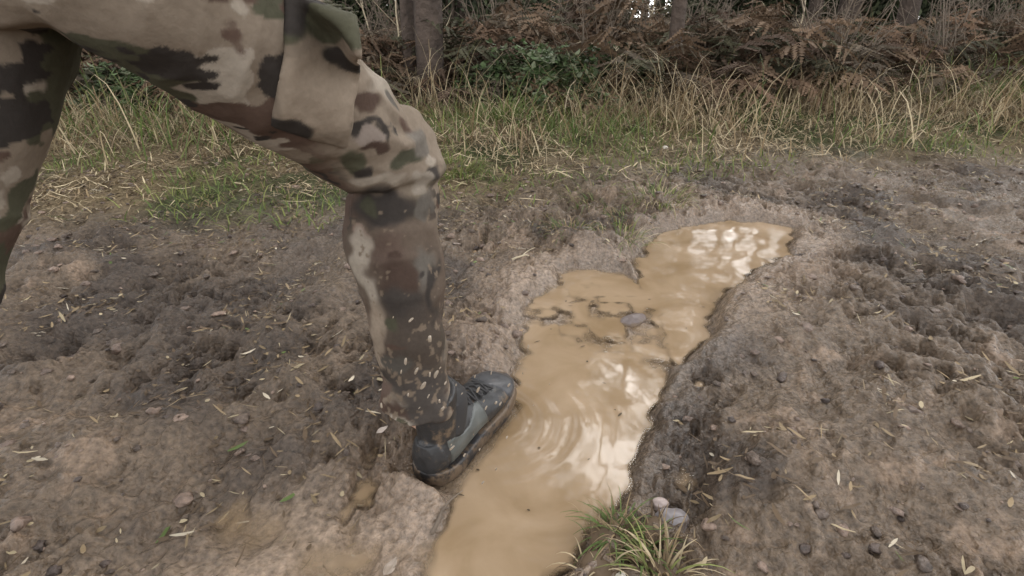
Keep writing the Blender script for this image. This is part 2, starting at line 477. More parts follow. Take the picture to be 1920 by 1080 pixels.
# water sheet over the basins, cut to where the ground lies below it
wxs = axis([(-0.75, 1.9, 0.006)]); wys = axis([(0.05, 2.4, 0.006)])
X, Y = np.meshgrid(wxs, wys); x = X.ravel(); y = Y.ravel()
hh = ground(x, y); dep = WATER_Z - hh
s_all = np.minimum(sdist(x, y, PUD_MAIN), sdist(x, y, PUD_RIGHT))
ii = np.arange(len(x)).reshape(len(wys), len(wxs))
F = np.stack([ii[:-1, :-1].ravel(), ii[:-1, 1:].ravel(), ii[1:, 1:].ravel(), ii[1:, :-1].ravel()], 1)
ok = ((dep > -0.001) & ((s_all < 0.30) | ((x < 0) & (s_all < 0.6)))); F = F[ok[F].any(1)]
used, inv = np.unique(F.ravel(), return_inverse=True)
rp = np.hypot(x - (HEEL[0] + 0.20 * FDIR[0]) - 0.02, y - (HEEL[1] + 0.20 * FDIR[1])) - 0.06
wz = WATER_Z + 0.0006 * noise2(x, y, 0.06, 81) + 0.0007 * np.sin(rp * 2 * math.pi / 0.040 + 0.8 * noise2(x, y, 0.05, 82)) * np.exp(-np.maximum(rp, 0) / 0.09) * (rp > -0.03)   # rings spreading from the shoe
wat = mesh_np("puddle_water", np.stack([x, y, wz], 1)[used], inv.reshape(-1, 4), M_water)
put_val(wat.data, np.clip(dep[used], 0, 1), 'depth'); tag(wat, kind='structure')

# ------------------------------------------------------------------ scattered small stuff
def blades(P, hgt, lean, az, wid, col, droop=0.5, seg=3):
    """ribbon blades: base P (n,3), height, lean (0 upright..1 flat), azimuth, width, colour (n,3)"""
    n = len(P); d = np.stack([np.cos(az), np.sin(az), np.zeros(n)], 1); s = np.stack([-np.sin(az), np.cos(az), np.zeros(n)], 1)
    V = []; CC = []
    for k in range(seg + 1):
        t = k / seg
        ang = lean + droop * t * t
        out = hgt * t * np.sin(np.clip(ang, 0, 1.65)); up = hgt * t * np.cos(np.clip(ang, 0, 1.65))
        c = P + d * out[:, None] + np.array([0, 0, 1.0]) * up[:, None]
        wd = (wid * (1 - 0.85 * t ** 1.5))[:, None] * 0.5
        V += [c - s * wd, c + s * wd]; CC += [col, col]
    V = np.stack(V, 1); CC = np.stack(CC, 1); m = 2 * (seg + 1)
    base = (np.arange(n) * m)[:, None]
    F = np.concatenate([base + np.array([2 * k, 2 * k + 1, 2 * k + 3, 2 * k + 2]) for k in range(seg)])
    return V.reshape(-1, 3), F, CC.reshape(-1, 3)

STRAW = np.array([0.44, 0.355, 0.225]); STRAW2 = np.array([0.26, 0.19, 0.11]); GREEN = np.array([0.105, 0.145, 0.045]); GREEN2 = np.array([0.20, 0.215, 0.075]); BROWN = np.array([0.095, 0.065, 0.04])
def pick(n, pal, pr, var=0.25):
    i = RNG.choice(len(pal), n, p=np.array(pr) / sum(pr)); c = np.array(pal)[i]
    return c * (1 + var * RNG.uniform(-1, 1, (n, 1)))

parts = []
# short turf on the verge: greener in patches
n_ = 42000
px_ = RNG.uniform(-5.5, 5.5, n_); py_ = RNG.uniform(2.0, 5.3, n_)
edge = 2.40 + verge_shift(px_) + 0.22 * noise2(px_, py_, 0.7, 5)
keep = RNG.uniform(0, 1, n_) < sstep(-0.25, 0.45, py_ - edge)
px_, py_ = px_[keep], py_[keep]; n_ = len(px_)
gp = fbm2(px_, py_, 0.55, 2, 91) + 0.25 * (1 - sstep(2.6, 3.6, py_)) - 0.15 * (px_ > 0.6)
isg = RNG.uniform(-0.25, 0.25, n_) + gp > 0.10
cg = pick(n_, [GREEN, GREEN2], [2, 2]); cs = pick(n_, [STRAW, STRAW2, BROWN], [3, 3, 3])
cc = np.where(isg[:, None], cg, cs)
hgt = RNG.uniform(0.03, 0.10, n_) * (1 + 0.8 * sstep(3.2, 4.6, py_))
lean = np.where(isg, RNG.uniform(0.2, 1.0, n_), RNG.uniform(0.7, 1.5, n_))
parts.append(blades(np.stack([px_, py_, ground(px_, py_) + 0.002], 1), hgt, lean, RNG.uniform(0, 6.28, n_), RNG.uniform(0.004, 0.008, n_), cc))
# long tangled grass along the foot of the wood
n_ = 17000
px_ = RNG.uniform(-5.5, 5.8, n_); py_ = 3.98 + 0.10 * px_ + RNG.normal(0, 0.48, n_)
dens = 0.5 + 0.5 * noise2(px_, py_, 0.45, 95)
keep = (RNG.uniform(0, 1, n_) < 0.15 + dens) & (py_ > 2.9 + 0.1 * px_); px_, py_ = px_[keep], py_[keep]; n_ = len(px_)
isg = noise2(px_, py_, 0.6, 97) + RNG.uniform(-0.5, 0.5, n_) > 0.30
cc = np.where(isg[:, None], pick(n_, [GREEN, GREEN2], [3, 1]), pick(n_, [STRAW, STRAW2, BROWN], [3, 3, 1]))
parts.append(blades(np.stack([px_, py_, ground(px_, py_)], 1), (0.12 + 0.58 * RNG.uniform(0, 1, n_) ** 1.8) * (0.45 + 0.9 * dens[keep]), RNG.uniform(0.05, 1.15, n_), RNG.uniform(0, 6.28, n_),
                    RNG.uniform(0.004, 0.009, n_), cc, droop=RNG.uniform(0.2, 1.3, n_), seg=5))
off = 0; VV = []; FF = []; CL = []
for V, F, c in parts:
    VV.append(V); CL.append(c)
    FF.append(F + off); off += len(V)
verge = mesh_np("verge_grass", np.concatenate(VV), np.concatenate(FF), M_blade, col=np.concatenate(CL), smooth=False)
tag(verge, "straw and green grass growing along the verge below the wood", "grass", kind='stuff')

# trodden straw, leaf scraps and grass bits lying in the churned mud
def flat_scraps(px_, py_, ln, wd, cc, lift=0.004, tilt=0.35):
    n = len(px_); az = RNG.uniform(0, 6.28, n); z = ground(px_, py_)
    d = np.stack([np.cos(az), np.sin(az), RNG.uniform(-tilt, tilt, n)], 1); s = np.stack([-np.sin(az), np.cos(az), RNG.uniform(-tilt, tilt, n)], 1)
    P = np.stack([px_, py_, z + lift + np.abs(d[:, 2]) * ln * 0.5], 1)
    V = []
    prof = [(-0.5, 0.35), (-0.1, 1.0), (0.25, 0.9), (0.5, 0.15)]
    for t, ww in prof:
        bend = np.array([0, 0, 1.0]) * ((t * t) * ln * RNG.uniform(-0.3, 0.5, n))[:, None]
        V += [P + d * (ln * t)[:, None] - s * (wd * ww * 0.5)[:, None] + bend, P + d * (ln * t)[:, None] + s * (wd * ww * 0.5)[:, None] + bend]
    V = np.stack(V, 1); base = (np.arange(n) * 8)[:, None]
    F = np.concatenate([base + np.array([2 * k, 2 * k + 1, 2 * k + 3, 2 * k + 2]) for k in range(3)])
    return V.reshape(-1, 3), F, np.repeat(cc, 8, 0)
n_ = 60000
px_ = RNG.uniform(-3.2, 3.4, n_); py_ = RNG.uniform(0.35, 3.4, n_)
sa = np.minimum(sdist(px_, py_, PUD_MAIN), sdist(px_, py_, PUD_RIGHT))
pr = sstep(-0.25, 0.5, noise2(px_, py_, 0.22, 101) + 0.6 * noise2(px_, py_, 0.08, 102)) * 1.4 * (0.35 + 0.65 * sstep(0.9, 2.3, py_)) * sstep(0.03, 0.15, sa) * (1 - 0.8 * np.exp(-(((px_ + 0.29) / 0.24) ** 2 + ((py_ - 0.54) / 0.18) ** 2)))
k = RNG.uniform(0, 1, n_) < pr; px_, py_ = px_[k], py_[k]; n_ = len(px_)
sz = RNG.uniform(0, 1, n_) ** 2
V, F, c = flat_scraps(px_, py_, 0.010 + 0.035 * sz, 0.002 + 0.007 * RNG.uniform(0, 1, n_) ** 2,
                      pick(n_, [STRAW * 0.7, STRAW2 * 0.8, BROWN, GREEN, np.array([0.42, 0.36, 0.27])], [1.2, 3, 7, 0.25, 0.4]))
vl_n = 16000
qx = RNG.uniform(-5, 5.2, vl_n); qy = RNG.uniform(2.2, 5.0, vl_n); kk = RNG.uniform(0, 1, vl_n) < sstep(-0.2, 0.5, qy - 2.4 - verge_shift(qx)) * (0.5 + 0.6 * noise2(qx, qy, 0.5, 96)); qx, qy = qx[kk], qy[kk]
V_, F_, c_ = flat_scraps(qx, qy, RNG.uniform(0.04, 0.16, len(qx)), RNG.uniform(0.003, 0.007, len(qx)), pick(len(qx), [STRAW, STRAW * 1.2, STRAW2, BROWN], [3, 2, 3, 2]), lift=0.015)
F = np.concatenate([F, F_ + len(V)]); V = np.concatenate([V, V_]); c = np.concatenate([c, c_])
lit = mesh_np("leaf_litter", V, F, M_litter, col=c, smooth=False)
tag(lit, "straw scraps and leaf bits trodden into the churned mud and lying over the verge", "litter", kind='stuff')

n_ = 90
px_ = RNG.uniform(-0.2, 0.6, n_); py_ = RNG.uniform(0.3, 1.5, n_)
k = np.minimum(sdist(px_, py_, PUD_MAIN), sdist(px_, py_, PUD_RIGHT)) < -0.02; px_, py_ = px_[k], py_[k]; n_ = len(px_)
V, F, c = flat_scraps(px_, py_, RNG.uniform(0.004, 0.020, n_), RNG.uniform(0.002, 0.006, n_), pick(n_, [BROWN, STRAW2, BROWN * 0.6], [2, 1, 2]))
V[:, 2] = WATER_Z + 0.002 + 0.15 * (V[:, 2] - V[:, 2].mean())
tag(mesh_np("floating_scraps", V, F, M_litter, col=c, smooth=False), "dark scraps of leaf floating on the tan puddle", "litter", kind='stuff')

# loose lumps of mud
def clod_mesh(n, area, r0, r1, seed, pal, matr, name):
    rg = np.random.default_rng(seed)
    bm = bmesh.new(); bmesh.ops.create_icosphere(bm, subdivisions=2, radius=1.0)
    bv = np.array([v.co[:] for v in bm.verts]); bf = np.array([[v.index for v in f.verts] for f in bm.faces]); bm.free()
    px_ = rg.uniform(area[0], area[1], n); py_ = rg.uniform(area[2], area[3], n)
    sa = np.minimum(sdist(px_, py_, PUD_MAIN), sdist(px_, py_, PUD_RIGHT))
    k = (sa > 0.02) & (rg.uniform(0, 1, n) > 0.9 * np.exp(-(((px_ + 0.29) / 0.24) ** 2 + ((py_ - 0.54) / 0.18) ** 2)))
    fx = (px_ - HEEL[0]) * FDIR[0] + (py_ - HEEL[1]) * FDIR[1]; fy = -(px_ - HEEL[0]) * FDIR[1] + (py_ - HEEL[1]) * FDIR[0]
    k &= ~((fx > -0.05) & (fx < 0.33) & (np.abs(fy) < 0.09))
    px_, py_ = px_[k], py_[k]; z = ground(px_, py_)
    VV = []; FF = []; CC = []
    for i in range(len(px_)):
        r = r0 + (r1 - r0) * rg.uniform() ** 3
        q = bv * (1 + 0.45 * noise3(bv + i * 3.7, 0.75, 3)[:, None] + 0.28 * noise3(bv + i * 1.7, 0.35, 4)[:, None]) * np.array([rg.uniform(0.8, 1.5), rg.uniform(0.7, 1.1), rg.uniform(0.35, 0.65)]) * r
        a = rg.uniform(0, 6.28); ca, sa_ = math.cos(a), math.sin(a)
        q = np.stack([q[:, 0] * ca - q[:, 1] * sa_, q[:, 0] * sa_ + q[:, 1] * ca, q[:, 2]], 1) + (px_[i], py_[i], z[i] + r * 0.1)
        VV.append(q); FF.append(bf + i * len(bv)); CC.append(np.tile(np.array(pal[rg.integers(len(pal))]) * rg.uniform(0.8, 1.2), (len(bv), 1)))
    o = mesh_np(name, np.concatenate(VV), np.concatenate(FF), matr, col=np.concatenate(CC))
    return o
cl = clod_mesh(4200, (-2.6, 2.8, 0.4, 2.9), 0.0018, 0.015, 5, [(0.10, 0.072, 0.054), (0.07, 0.05, 0.04), (0.15, 0.105, 0.08), (0.20, 0.14, 0.105)], M_mud, "mud_clods")
put_val(cl.data, np.full(len(cl.data.vertices), 0.40), 'rough'); put_val(cl.data, np.full(len(cl.data.vertices), 0.45), 'gloss')
tag(cl, "brown wet crumbs of mud strewn over the churned track", "mud", kind='stuff')

# ------------------------------------------------------------------ stones, leaves and sticks that can be pointed to
def stone(px, py, rpx, scale, colr, label, cat="stone", name="stone", seed=1, sink=0.42, rz=0.0):
    p = at(px, py, 0.02)
    dep_ = np.dot(p - CAMP, FWD); r = rpx * dep_ / FPX
    bm = bmesh.new(); bmesh.ops.create_icosphere(bm, subdivisions=4, radius=1.0)
    V = np.array([v.co[:] for v in bm.verts]); F = np.array([[v.index for v in f.verts] for f in bm.faces]); bm.free()
    V = V * (1 + 0.16 * noise3(V + seed * 5.1, 0.9, seed)[:, None] + 0.10 * noise3(V + seed, 0.4, seed + 2)[:, None]) * np.array(scale) * r
    o = mesh_np(name, V, F, M_stone, col=np.tile(np.array(colr), (len(V), 1)))
    o.location = (p[0], p[1], H1(p[0], p[1]) + r * scale[2] * (1 - 2 * sink) * 0.6); o.rotation_euler = (0, 0, rz)
    return tag(o, label, cat)
stone(1243, 920, 19, (1.05, 0.75, 0.65), (0.40, 0.32, 0.29), "smooth pale pink pebble in the dark mud right of the puddle", seed=1)
stone(1262, 958, 36, (1.0, 0.8, 0.6), (0.19, 0.17, 0.17), "grey violet stone half sunk below the pale pink pebble", seed=2, rz=0.4)
stone(1245, 291, 5.5, (1.0, 0.9, 0.8), (0.62, 0.57, 0.50), "small cream pebble on the verge near the far right puddle", seed=3)
stone(1104, 424, 16, (1.0, 1.0, 0.4), (0.25, 0.21, 0.185), "flat light grey stone lying in the churned mud beyond the puddle", seed=4)
stone(1166, 1072, 15, (0.75, 1.5, 0.6), (0.68, 0.62, 0.52), "cream white oblong stone beside the near grass tuft", seed=5, rz=-0.3)
stone(1190, 578, 22, (1.3, 0.8, 0.5), (0.13, 0.10, 0.09), "dark wet stone poking out of the pale silt shoal", seed=6, rz=0.5)

def leaf(px, py, lpx, colr, label, rz, curl=0.25):
    p = at(px, py, 0.02); dep_ = np.dot(p - CAMP, FWD); ln = lpx * dep_ / FPX
    V = []; F = []; nu = 9
    for i in range(nu):
        t = i / (nu - 1); wd = 0.28 * math.sin(math.pi * t ** 0.85) + 0.02
        for j in (-1, -0.5, 0, 0.5, 1):
            V.append(((t - 0.5) * ln, j * wd * ln, curl * ln * (abs(j) ** 1.5 * 0.35 + (t - 0.5) ** 2) + 0.02 * ln * math.sin(9 * t + 4 * j)))
    for i in range(nu - 1):
        for j in range(4):
            a = i * 5 + j; F.append((a, a + 1, a + 6, a + 5))
    o = mesh_np("fallen_leaf", np.array(V), F, M_stone, col=np.tile(np.array(colr), (len(V), 1)))
    o.modifiers.new("thick", 'SOLIDIFY').thickness = 0.0006
    o.location = (p[0], p[1], H1(p[0], p[1]) + 0.006); o.rotation_euler = (random.uniform(-0.25, 0.25), random.uniform(-0.2, 0.2), rz)
    return tag(o, label, "leaf")
leaf(718, 812, 24, (0.42, 0.35, 0.30), "pale pinkish fallen leaf in the mud left of the shoe heel", 0.7)
leaf(983, 354, 11, (0.58, 0.50, 0.32), "yellowish fallen leaf where the turf gives way to mud", 0.1)
leaf(1208, 276, 13, (0.55, 0.50, 0.36), "cream fallen leaf on the straw verge next to the cream pebble", 0.5)
leaf(950, 372, 12, (0.45, 0.38, 0.22), "straw coloured fallen leaf at the mud edge beyond the knee", 0.9)
leaf(856, 458, 18, (0.30, 0.24, 0.20), "brown curled fallen leaf in the mud beside the trouser leg", -0.4)
leaf(975, 606, 16, (0.48, 0.33, 0.20), "rusty fallen leaf on the mud at the puddle's left rim", 0.5)
leaf(1215, 548, 15, (0.55, 0.43, 0.34), "pale fallen leaf on the wet silt before the far right puddle", 0.2)
leaf(729, 1037, 40, (0.36, 0.29, 0.23), "long pale leaf blade on the slurry in the near left", 1.1)

def stick(px0, py0, px1, py1, r, label, matr=M_twig, name="fallen_stick", lift=0.006):
    a = at(px0, py0, 0.01); b_ = at(px1, py1, 0.01); P = []; m = 6
    per = np.array([-(b_ - a)[1], (b_ - a)[0], 0]) * 0.06
    for i in range(m):
        t = i / (m - 1); p = a + (b_ - a) * t + per * math.sin(5 * t + r * 900)
        P.append((p[0], p[1], H1(p[0], p[1]) + lift + r * 0.5))
    P = np.array(P); P[1:-1, 2] = (P[1:-1, 2] + P[:-2, 2] + P[2:, 2]) / 3 + 0.004
    mb = MB(); mb.add(tube(P, np.linspace(r, r * 0.5, m), 5, 8))
    q = P[3]; d = P[4] - P[3]; mb.add(tube([q, q + d * 0.6 + (0.012, 0.01, 0.012), q + d * 1.3 + (0.03, 0.02, 0.018)], [r * 0.5, r * 0.4, r * 0.2], 3, 6))
    return tag(obj(name, mb.mesh(name, matr)), label, "stick")
stick(960, 497, 992, 492, 0.004, "short brown stick lying across the churned mud near the leg", M_stem)
stick(806, 985, 842, 940, 0.004, "thin dark stick at the near left edge of the puddle")
stick(1010, 735, 1045, 690, 0.0028, "slim dark stick lying in the muddy water")

# ------------------------------------------------------------------ grass tufts in the near right
def tuft(loc, n, hmin, hmax, spread, pal, pr, label, seed, wid=0.004):
    global RNG
    keep_ = RNG; RNG = np.random.default_rng(seed)
    root = empty("grass_tuft", loc); r = spread * np.sqrt(RNG.uniform(0, 1, n)); a = RNG.uniform(0, 6.28, n)
    P = np.stack([r * np.cos(a), r * np.sin(a), np.full(n, -0.008)], 1)
    V, F, c = blades(P, RNG.uniform(hmin, hmax, n), RNG.uniform(0.25, 1.1, n), a + RNG.uniform(-0.7, 0.7, n), RNG.uniform(0.6, 1.3, n) * wid, pick(n, pal, pr), droop=RNG.uniform(0.3, 0.9, n), seg=6)
    mesh_np("blades", V, F, M_blade, parent=root, col=c, smooth=False)
    mb = MB(); mb.ball((0, 0, -0.006), (spread * 0.9, spread * 0.8, 0.007))
    me = mb.mesh("root_mat", M_litter); Vv = get_v(me); set_v(me, Vv + 0.005 * noise3(Vv, 0.02, 3)[:, None]); put_col(me, np.tile(BROWN, (len(Vv), 1)))
    if spread < 0.08: obj("root_mat", me, root)
    else: bpy.data.meshes.remove(me)
    RNG = keep_
    return tag(root, label, "grass tuft")
def on(px, py): 
    p = at(px, py, 0.02); return (p[0], p[1], H1(p[0], p[1]))
tuft(on(1205, 1018), 70, 0.02, 0.068, 0.030, [GREEN * 0.75, GREEN2 * 0.7, STRAW2], [3, 2, 2], "green grass tuft with straw blades below the pink pebble", 3)
tuft(on(1160, 985), 60, 0.03, 0.08, 0.02, [GREEN, STRAW2], [2, 1], "small dull green grass tuft at the puddle's near right rim", 4)
tuft(on(1245, 1060), 70, 0.04, 0.10, 0.03, [STRAW, STRAW2, GREEN2], [3, 2, 1], "straw coloured grass tuft in the near right corner", 5)
tuft(on(1165, 445), 110, 0.04, 0.12, 0.09, [GREEN, GREEN2, STRAW], [2, 2, 3], "sparse green tuft in the mud left of the far right puddle", 6)
tuft(on(1232, 385), 160, 0.04, 0.13, 0.14, [GREEN, GREEN2, STRAW], [2, 2, 3], "broad low tuft just beyond the far right puddle", 7)
tuft(on(1065, 440), 90, 0.03, 0.08, 0.09, [GREEN, STRAW2], [2, 2], "flattened dull tuft beside the flat light grey stone", 8)
tuft(on(945, 255), 240, 0.14, 0.34, 0.12, [GREEN, GREEN2, STRAW], [5, 2, 1], "bright green tall tuft in the straw beyond the knee", 9, 0.007)
tuft(on(850, 332), 260, 0.05, 0.13, 0.17, [GREEN2, GREEN], [3, 2], "low yellow green patch of turf right behind the knee", 10, 0.006)

tuft(on(1140, 1000), 45, 0.02, 0.06, 0.035, [STRAW2, GREEN, BROWN], [3, 1, 2], "ragged brownish grass tuft left of the near green tuft", 11, 0.003)
tuft(on(1235, 985), 40, 0.02, 0.055, 0.03, [STRAW2, GREEN2, BROWN], [3, 1, 2], "withered low grass tuft right beneath the grey violet stone", 12, 0.003)
tuft(on(1120, 1055), 30, 0.02, 0.06, 0.03, [STRAW, BROWN], [2, 2], "few dry blades of grass on the puddle's near right bank", 13, 0.003)

tuft(on(1120, 375), 120, 0.03, 0.10, 0.16, [GREEN, GREEN2, STRAW2], [3, 2, 3], "low green tuft on the bank above the flat light grey stone", 14, 0.004)
tuft(on(1255, 335), 120, 0.03, 0.11, 0.16, [GREEN2, STRAW, STRAW2], [2, 3, 2], "straw and green tuft near the small cream pebble", 15, 0.004)
tuft(on(1180, 415), 80, 0.03, 0.08, 0.10, [GREEN, STRAW2], [2, 2], "thin green tuft just beyond the sparse tuft in the mud", 16, 0.004)
tuft(on(1000, 395), 70, 0.02, 0.06, 0.13, [STRAW2, BROWN, GREEN2], [3, 2, 1], "withered tuft in the mud below the yellowish fallen leaf", 17, 0.004)

# ------------------------------------------------------------------ the wood behind the verge
def frond_clump(seed, n_fr, ln0, ln1, pal, name):
    """arching dead fern fronds as one mesh: (vertices, faces, colours)"""
    rg = np.random.default_rng(seed); V = []; F = []; CC = []
    for f in range(n_fr):
        az = rg.uniform(0, 6.28); ln = rg.uniform(ln0, ln1); lean = rg.uniform(0.1, 0.9); droop = rg.uniform(0.8, 2.2)
        d = np.array([math.cos(az), math.sin(az), 0]); s = np.array([-d[1], d[0], 0]); base = np.array([rg.normal(0, 0.16), rg.normal(0, 0.16), 0])
        c0 = np.array(pal[rg.integers(len(pal))]) * rg.uniform(0.7, 1.35)
        m = 22; pts = [base]; ang = lean
        for i in range(m):
            ang = lean + droop * ((i + 1) / m) ** 1.6
            pts.append(pts[-1] + (d * math.sin(ang) + np.array([0, 0, math.cos(ang)])) * ln / m)
        pts = np.array(pts)
        for i in range(m):                      # midrib
            o = len(V); wd = 0.004 * (1 - 0.7 * i / m)
            V += [pts[i] - s * wd, pts[i] + s * wd, pts[i + 1] + s * wd, pts[i + 1] - s * wd]; F.append((o, o + 1, o + 2, o + 3)); CC += [c0 * 1.3] * 4
        for i in range(4, m + 1):
            t = i / m; pl = ln * 0.22 * math.sin(math.pi * min(1, (t - 0.15) * 1.05)) ** 0.8 + 0.015
            tang = pts[i] - pts[i - 1]; tang /= np.linalg.norm(tang); up = np.cross(s, tang)
            for sg in (-1, 1):
                if rg.uniform() < 0.12: continue
                dr = s * sg * rg.uniform(0.7, 1) + tang * rg.uniform(0.2, 0.6) - np.array([0, 0, 1]) * rg.uniform(0.1, 0.9); dr /= np.linalg.norm(dr)
                q = np.cross(dr, up + rg.normal(0, 0.5, 3)); q /= np.linalg.norm(q) + 1e-9
                cc = c0 * rg.uniform(0.7, 1.3); nt_ = 7
                for k in range(nt_):            # a toothed leaflet: small triangles along its rib
                    a = pts[i] + dr * pl * k / nt_; e = pts[i] + dr * pl * (k + 1.15) / nt_ + rg.normal(0, 0.004, 3); wd = pl * 0.13 * (1 - 0.7 * k / nt_)
                    o = len(V); V += [a, a + dr * pl * 0.06 + q * wd, e, a + dr * pl * 0.06 - q * wd]; F.append((o, o + 1, o + 2, o + 3)); CC += [cc] * 4
    return np.array(V), np.array(F), np.array(CC)

def leaf_cloud(seed, n_cl, per, R, cl_r, leafsz, pal, zmin=-1.0, shell=0.35):
    """leaves gathered in clumps through an uneven ellipsoid"""
    rg = np.random.default_rng(seed); R = np.array(R)
    d = rg.normal(0, 1, (n_cl, 3)); d /= np.linalg.norm(d, axis=1)[:, None]
    rad = (shell + (1 - shell) * rg.uniform(0, 1, n_cl)) * rg.uniform(0.75, 1.15, n_cl)
    cen = d * rad[:, None]; cen[:, 2] = np.maximum(cen[:, 2], zmin); cen = cen * R
    P = np.repeat(cen, per, 0) + rg.normal(0, 1, (n_cl * per, 3)) * cl_r * np.array([1, 1, 0.7])
    n = len(P); cc = np.repeat(np.array(pal)[rg.integers(0, len(pal), n_cl)] * rg.uniform(0.65, 1.4, (n_cl, 1)), per, 0) * rg.uniform(0.75, 1.25, (n, 1))
    a = rg.normal(0, 1, (n, 3)); a /= np.linalg.norm(a, axis=1)[:, None]
    b_ = np.cross(a, rg.normal(0, 1, (n, 3))); b_ /= np.linalg.norm(b_, axis=1)[:, None]
    sz = (leafsz * rg.uniform(0.6, 1.3, n))[:, None]
    V = np.stack([P - a * sz * 0.5, P + b_ * sz * 0.28 - a * sz * 0.05, P + a * sz * 0.5, P - b_ * sz * 0.28 - a * sz * 0.05], 1).reshape(-1, 3)
    return V, np.arange(4 * n).reshape(n, 4), np.repeat(cc, 4, 0)

BRACK = [(0.115, 0.073, 0.047), (0.092, 0.062, 0.044), (0.145, 0.098, 0.064), (0.10, 0.078, 0.055), (0.085, 0.08, 0.05)]
EVER = [(0.070, 0.082, 0.042), (0.055, 0.064, 0.038), (0.085, 0.094, 0.052)]
def hits_person(x, y): return False

# --- dead bracken clumps
protos = []
for k in range(4):
    V, F, c = frond_clump(200 + k, 44, 0.45, 0.95, BRACK, "x")
    o = mesh_np("dead_bracken", V, F, M_dead, col=c, smooth=False); protos.append(o)
rg = np.random.default_rng(31); spots = []
for i in range(185):
    if i < 80:
        px = rg.uniform(-5.8, 6.2); py = 4.75 + 0.10 * px + rg.uniform(0, 1.2)
    else:
        px = rg.uniform(-11, 11); py = 5.8 + 0.10 * px + rg.uniform(0, 5.5)
    spots.append((px, py, rg.uniform(0.75, 1.25)))
spots += [(0.2, 5.1, 1.2), (0.75, 5.3, 1.2), (-0.35, 5.1, 1.15), (1.3, 6.1, 1.35), (-0.9, 5.3, 1.0), (0.0, 6.3, 1.45), (1.9, 6.0, 1.2), (0.6, 6.6, 1.5)]
spots = [q for q in spots if not (q[1] < 5.3 and -1.15 < q[0] < -0.5)]
for i, (px, py, s) in enumerate(spots):
    o = protos[i] if i < 4 else protos[i % 4].copy()
    if i >= 4: C.objects.link(o)
    o.location = (px, py, H1(px, py) - 0.03); o.rotation_euler = (rg.normal(0, 0.08), rg.normal(0, 0.08), rg.uniform(0, 6.28)); o.scale = (s * 1.1, s * 1.1, s * rg.uniform(0.75, 1.05))
    tag(o, "brown clump of dead bracken at the foot of the dark wood", "bracken", "dead bracken under the trees")

# --- bare twiggy shrubs tangled through it
protos = []
for k in range(3):
    r2 = np.random.default_rng(400 + k); mb = MB()
    for j in range(16):
        e = r2.normal(0, 0.32, 3) * (1, 1, 0) + (0, 0, r2.uniform(0.5, 1.25)); m_ = e * 0.5 + r2.normal(0, 0.07, 3)
        mb.add(tube([r2.normal(0, 0.05, 3) * (1, 1, 0) - (0, 0, 0.03), m_, e], [0.007, 0.005, 0.002], 4, 5))
        for q in range(7):
            t_ = r2.uniform(0.3, 1.0); p_ = (m_ * 2 * t_ if t_ < 0.5 else m_ + (e - m_) * (2 * t_ - 1)); d_ = r2.normal(0, 1, 3) + (0, 0, 0.5); d_ *= r2.uniform(0.08, 0.28) / np.linalg.norm(d_)
            mb.add(tube([p_, p_ + d_ * 0.5 + r2.normal(0, 0.015, 3), p_ + d_ + (0, 0, -0.03)], [0.003, 0.0022, 0.001], 3, 4))
    protos.append(obj("bare_shrub", mb.mesh("bare_shrub", M_twig)))
for i in range(48):
    px = rg.uniform(-6.5, 6.8); py = 4.65 + 0.10 * px + rg.uniform(0, 1.9) ** 1.2
    o = protos[i] if i < 3 else protos[i % 3].copy()
    if i >= 3: C.objects.link(o)
    s = rg.uniform(0.6, 1.15); o.location = (px, py, H1(px, py)); o.rotation_euler = (0, 0, rg.uniform(0, 6.28)); o.scale = (s, s, s)
    tag(o, "leafless twiggy shrub tangled among the brown bracken", "shrub", "bare shrubs in the bracken")

# --- dark evergreen shrubs deeper in
protos = []
for k in range(3):
    root = empty("evergreen_shrub")
    V, F, c = leaf_cloud(300 + k, 150, 22, (1.0, 1.0, 1.1), 0.13, 0.085, EVER, zmin=-0.9, shell=0.3)
    V[:, 2] += 1.0
    mesh_np("foliage", V, F, M_leaf, parent=root, col=c, smooth=False)
    mb = MB(); r2 = np.random.default_rng(k)
    for j in range(7):
        e = r2.normal(0, 0.5, 3) * (1, 1, 0) + (0, 0, r2.uniform(1.0, 1.8))
        mb.add(tube([(0, 0, -0.1), e * 0.4 + r2.normal(0, 0.06, 3), e], [0.03, 0.02, 0.006], 5, 7))
    obj("stems", mb.mesh("stems", M_twig), root); protos.append(root)
k = 0
for i in range(130):
    if i < 60:
        px = rg.uniform(-11, 11); py = 8.0 + 0.10 * px + rg.uniform(0, 3.5)
    else:
        px = rg.uniform(-30, 30); py = 12.5 + rg.uniform(0, 16)
    if abs(px / py - 0.195) < 0.055: 
        if i % 2: continue
    o = protos[k] if k < 3 else copy_tree(protos[k % 3]); k += 1
    s = rg.uniform(0.8, 1.4); o.location = (px, py, H1(px, py) - 0.05); o.rotation_euler = (0, 0, rg.uniform(0, 6.28)); o.scale = (s, s, s * rg.uniform(0.8, 1.3))
    tag(o, "dark evergreen shrub among the trunks deep in the wood", "shrub", "evergreen shrubs in the wood")

